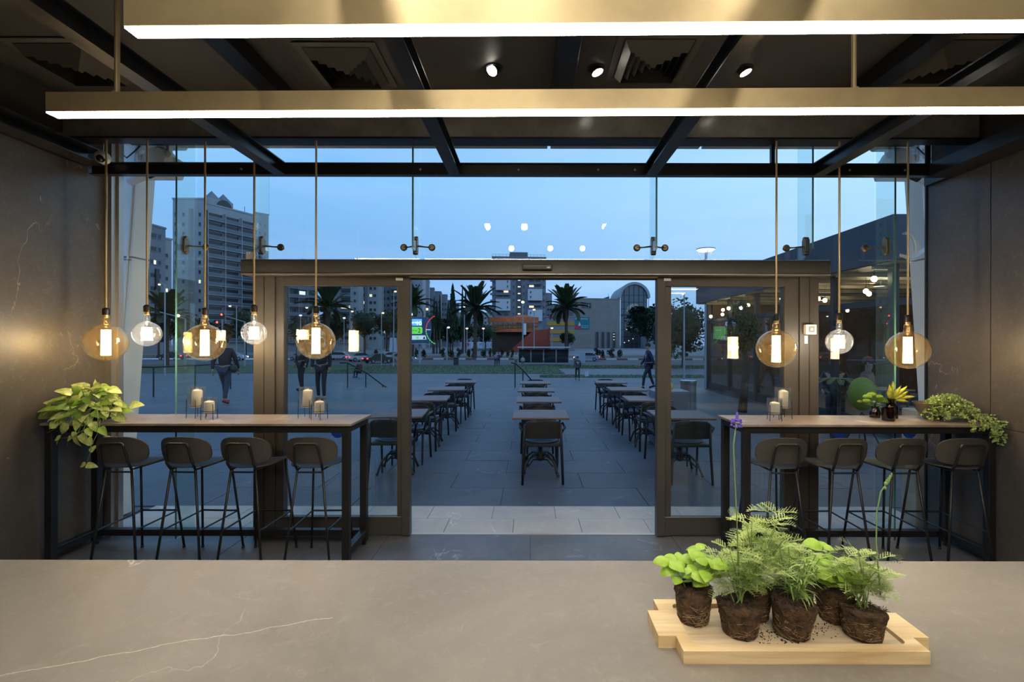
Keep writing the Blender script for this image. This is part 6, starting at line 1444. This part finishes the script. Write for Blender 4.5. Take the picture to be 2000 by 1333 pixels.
# ---- cafe pavilion to the right
PX0 = 5.95; t = thing('cafe_pavilion', 'dark flat-roofed glass cafe pavilion with festoon bulbs to the right', 'building', (0, 0, 0)); RD = mat('pavilion_roof', (.035, .04, .055), .5, var=.15, scale=1); SOF = mat('pavilion_soffit', (.20, .17, .12), .6, var=.3, scale=3)
MB().box(PX0, 13, 7.9, 17.3, 3.02, 3.76).build('roof_fascia', RD, t); MB().box(PX0 + .05, 12.9, 7.95, 17.25, 3.0, 3.02).build('soffit', SOF, t)
for k in range(9): MB().box(PX0 + .06, 12.8, 8.4 + k * 1.0, 8.48 + k * 1.0, 2.93, 3.0).build('soffit_batten', SOF, t)
for y in (8.3, 9.9, 11.6, 13.3, 15.1, 16.9): MB().bbox(PX0 + .25, PX0 + .37, y - .06, y + .06, 0, 3.0, .005).build('column', RATTAN, t)
for x in (7.6, 9.2, 10.8): MB().bbox(x - .06, x + .06, 8.25, 8.37, 0, 3.0, .005).build('column', RATTAN, t)
MB().box(PX0 + .27, PX0 + .35, 8.3, 16.9, 2.30, 2.42).box(PX0 + .27, PX0 + .35, 8.3, 16.9, 0, .25).build('side_rail', RATTAN, t); MB().box(PX0 + .3, 12.5, 8.27, 8.35, 2.30, 2.42).build('front_rail', RATTAN, t)
MB().box(PX0 + .30, PX0 + .32, 8.3, 16.9, .25, 2.3).build('side_glass', PANE, t)
MB().box(12.4, 12.6, 8.3, 17, 0, 3.0).box(6.4, 12.5, 16.9, 17.1, 0, 3.0).build('inner_wall', mat('brick_wall', (.07, .04, .03), .8, var=.4, scale=5), t); MB().box(PX0 + .2, 12.5, 8.2, 17.0, .0, .02).build('floor_deck', mat('deck', (.07, .06, .05), .6), t)
MB().box(6.42, 6.8, 16.8, 16.89, 1.75, 2.2).build('menu_screen', em('screen_green', (.10, .28, .10), .5), t)
FB = em('festoon_bulb', (1, .86, .52), 30); fb0 = None
FBP = ((1598, 583), (1611, 586), (1694, 544), (1691, 568), (1697, 573), (1785, 531), (1800, 570), (1794, 576), (1423, 602), (1412, 605), (1424, 611), (1447, 601), (1447, 613), (1461, 596), (1508, 582), (1522, 583), (1386, 618), (1411, 614), (1598, 604), (1640, 598), (1655, 606))
for i, (px, py) in enumerate(FBP):
    d = min(16.2, max(8.5, 987 / (HY - py))); x = max(PX0 + .12, wx(px, d)); z = wz(py, d); z = min(z, 2.88)
    t2 = thing('festoon_bulb', 'small glowing round bulb under the cafe roof, %s of the festoon bulbs from the left' % NTH[sorted(FBP).index((px, py))], 'light bulb', (x, d, z), 0, 'festoon bulbs under the cafe roof')
    g = ellip(MB(), (0, 0, 0), .048, .048, .052, 12, 8).build('glass_globe', FB, t2, smooth=True); MB().lathe([(.018, .045), (.018, .09), (0, .09)], 8).build('socket', RATTAN, t2); MB().tube([(0, 0, .09), (0, 0, 3.0 - z)], .004, 4).build('cord', RATTAN, t2)
ld = bpy.data.lights.new('cafe_lamp', 'POINT'); ld.energy = 45; ld.color = (1, .8, .5); ld.shadow_soft_size = .2
for (x, y) in ((7.6, 10.5), (8.5, 14)):
    t2 = thing('cafe_ceiling_lamp', 'dark-shaded ceiling lamp inside the cafe at %s' % ('the near bay' if y < 12 else 'the far bay'), 'ceiling lamp', (x, y, 2.99)); MB().lathe([(.12, -.12), (.05, -.02), (0, 0)], 16).build('shade', RATTAN, t2); lo = bpy.data.objects.new('cafe_light', ld); COL.objects.link(lo); lo.parent = t2; lo.location = (0, 0, -.16)
dup(tab0, (6.75, 9.2, .02), .1, 'brown table inside the cafe nearest the glass', 'cafe interior tables'); dup(tab0, (6.9, 12.2, .02), .1, 'brown table inside the cafe farther back', 'cafe interior tables')
dup(ch0, (6.75, 8.62, .02), .1, 'dark chair inside the cafe in front of the near table', 'cafe interior chairs'); dup(ch0, (6.9, 12.9, .02), math.pi, 'dark chair inside the cafe behind the far table', 'cafe interior chairs')
person(6.45, 10.2, 2.6, 'person in dark blue sitting in the cafe behind the small clear bulb', (.02, .025, .05), DK, DK, (.10, .05, .03), 'sit', 1.0, z=.02); person(6.95, 8.75 + 1.2, -2.5, 'person in dusty pink sitting in the cafe by the right column', (.22, .12, .12), DK, DK, (.12, .03, .03), 'sit', 1.0, z=.02)
t2 = thing('lounge_chair', 'round lime green lounge chair in the cafe behind the small clear bulb', 'chair', (wx(1664, 8.0), 7.75, 0)); g = ellip(MB(), (0, 0, .82), .21, .18, .27, 20, 12); g.build('green_shell', mat('lime_shell', (.17, .20, .01), .6), t2, smooth=True)
for k in range(4): a = .78 + k * 1.57; MB().tube([(0, 0, .52), (.25 * math.cos(a), .25 * math.sin(a), 0)], .014, 6).build('leg', RATTAN, t2)
t2 = thing('planted_palm', 'small potted palm standing behind the green lounge chair', 'plant', (wx(1650, 8.0), 8.0 + .15, 0)); MB().lathe([(0, 0), (.13, 0), (.17, .34), (.15, .34), (0, .30)], 18).build('pot', mat('dark_pot', (0, 0, 0)), t2, smooth='auto'); MB().tube([(0, 0, .3), (0, 0, .98)], .03, 6).build('trunk', BARK, t2)
MPF = palm_frond(1, 1.3, mat('dim_palm', (.10, .12, .04), .6))
for k in range(12): a = k * .53; obj('frond', MPF, t2, M=frame_to((math.cos(a), math.sin(a), .7), (0, 0, 1), (0, 0, .98), .36))
t2 = thing('olive_tree', 'thin dark tree growing in front of the cafe, behind the right door glass', 'tree', (wx(1450, 11.4), 11.4, 0)); MB().tube([(0, 0, 0), (.1, 0, 1.1), (-.05, 0, 2.2)], [.11, .08, .05], 8).build('trunk', BARK, t2, smooth=True); o = obj('crown', CR[1], t2, (0, 0, 2.0)); o.scale = (.42, .42, .62); o['kind'] = 'stuff'
for k in range(5): a = k * 1.3; MB().tube([(0, 0, 1.4), (.35 * math.cos(a), .35 * math.sin(a), 2.3)], .025, 5).build('branch', BARK, t2)
t2 = thing('ball_on_stand', 'small round yellow ball on a low white stand near the opening', 'ornament', (wx(1306, 7.9), 7.9, 0)); MB().bbox(-.28, .28, -.2, .2, 0, .86, .01).build('stand', mat('stand_grey', (.15, .17, .2), .5), t2); ellip(MB(), (0, -.05, .925), .065, .065, .065, 16, 10).build('yellow_ball', mat('yellow_ball', (.6, .42, .02), .4), t2, smooth=True)  # yellow ball resting on a small stand
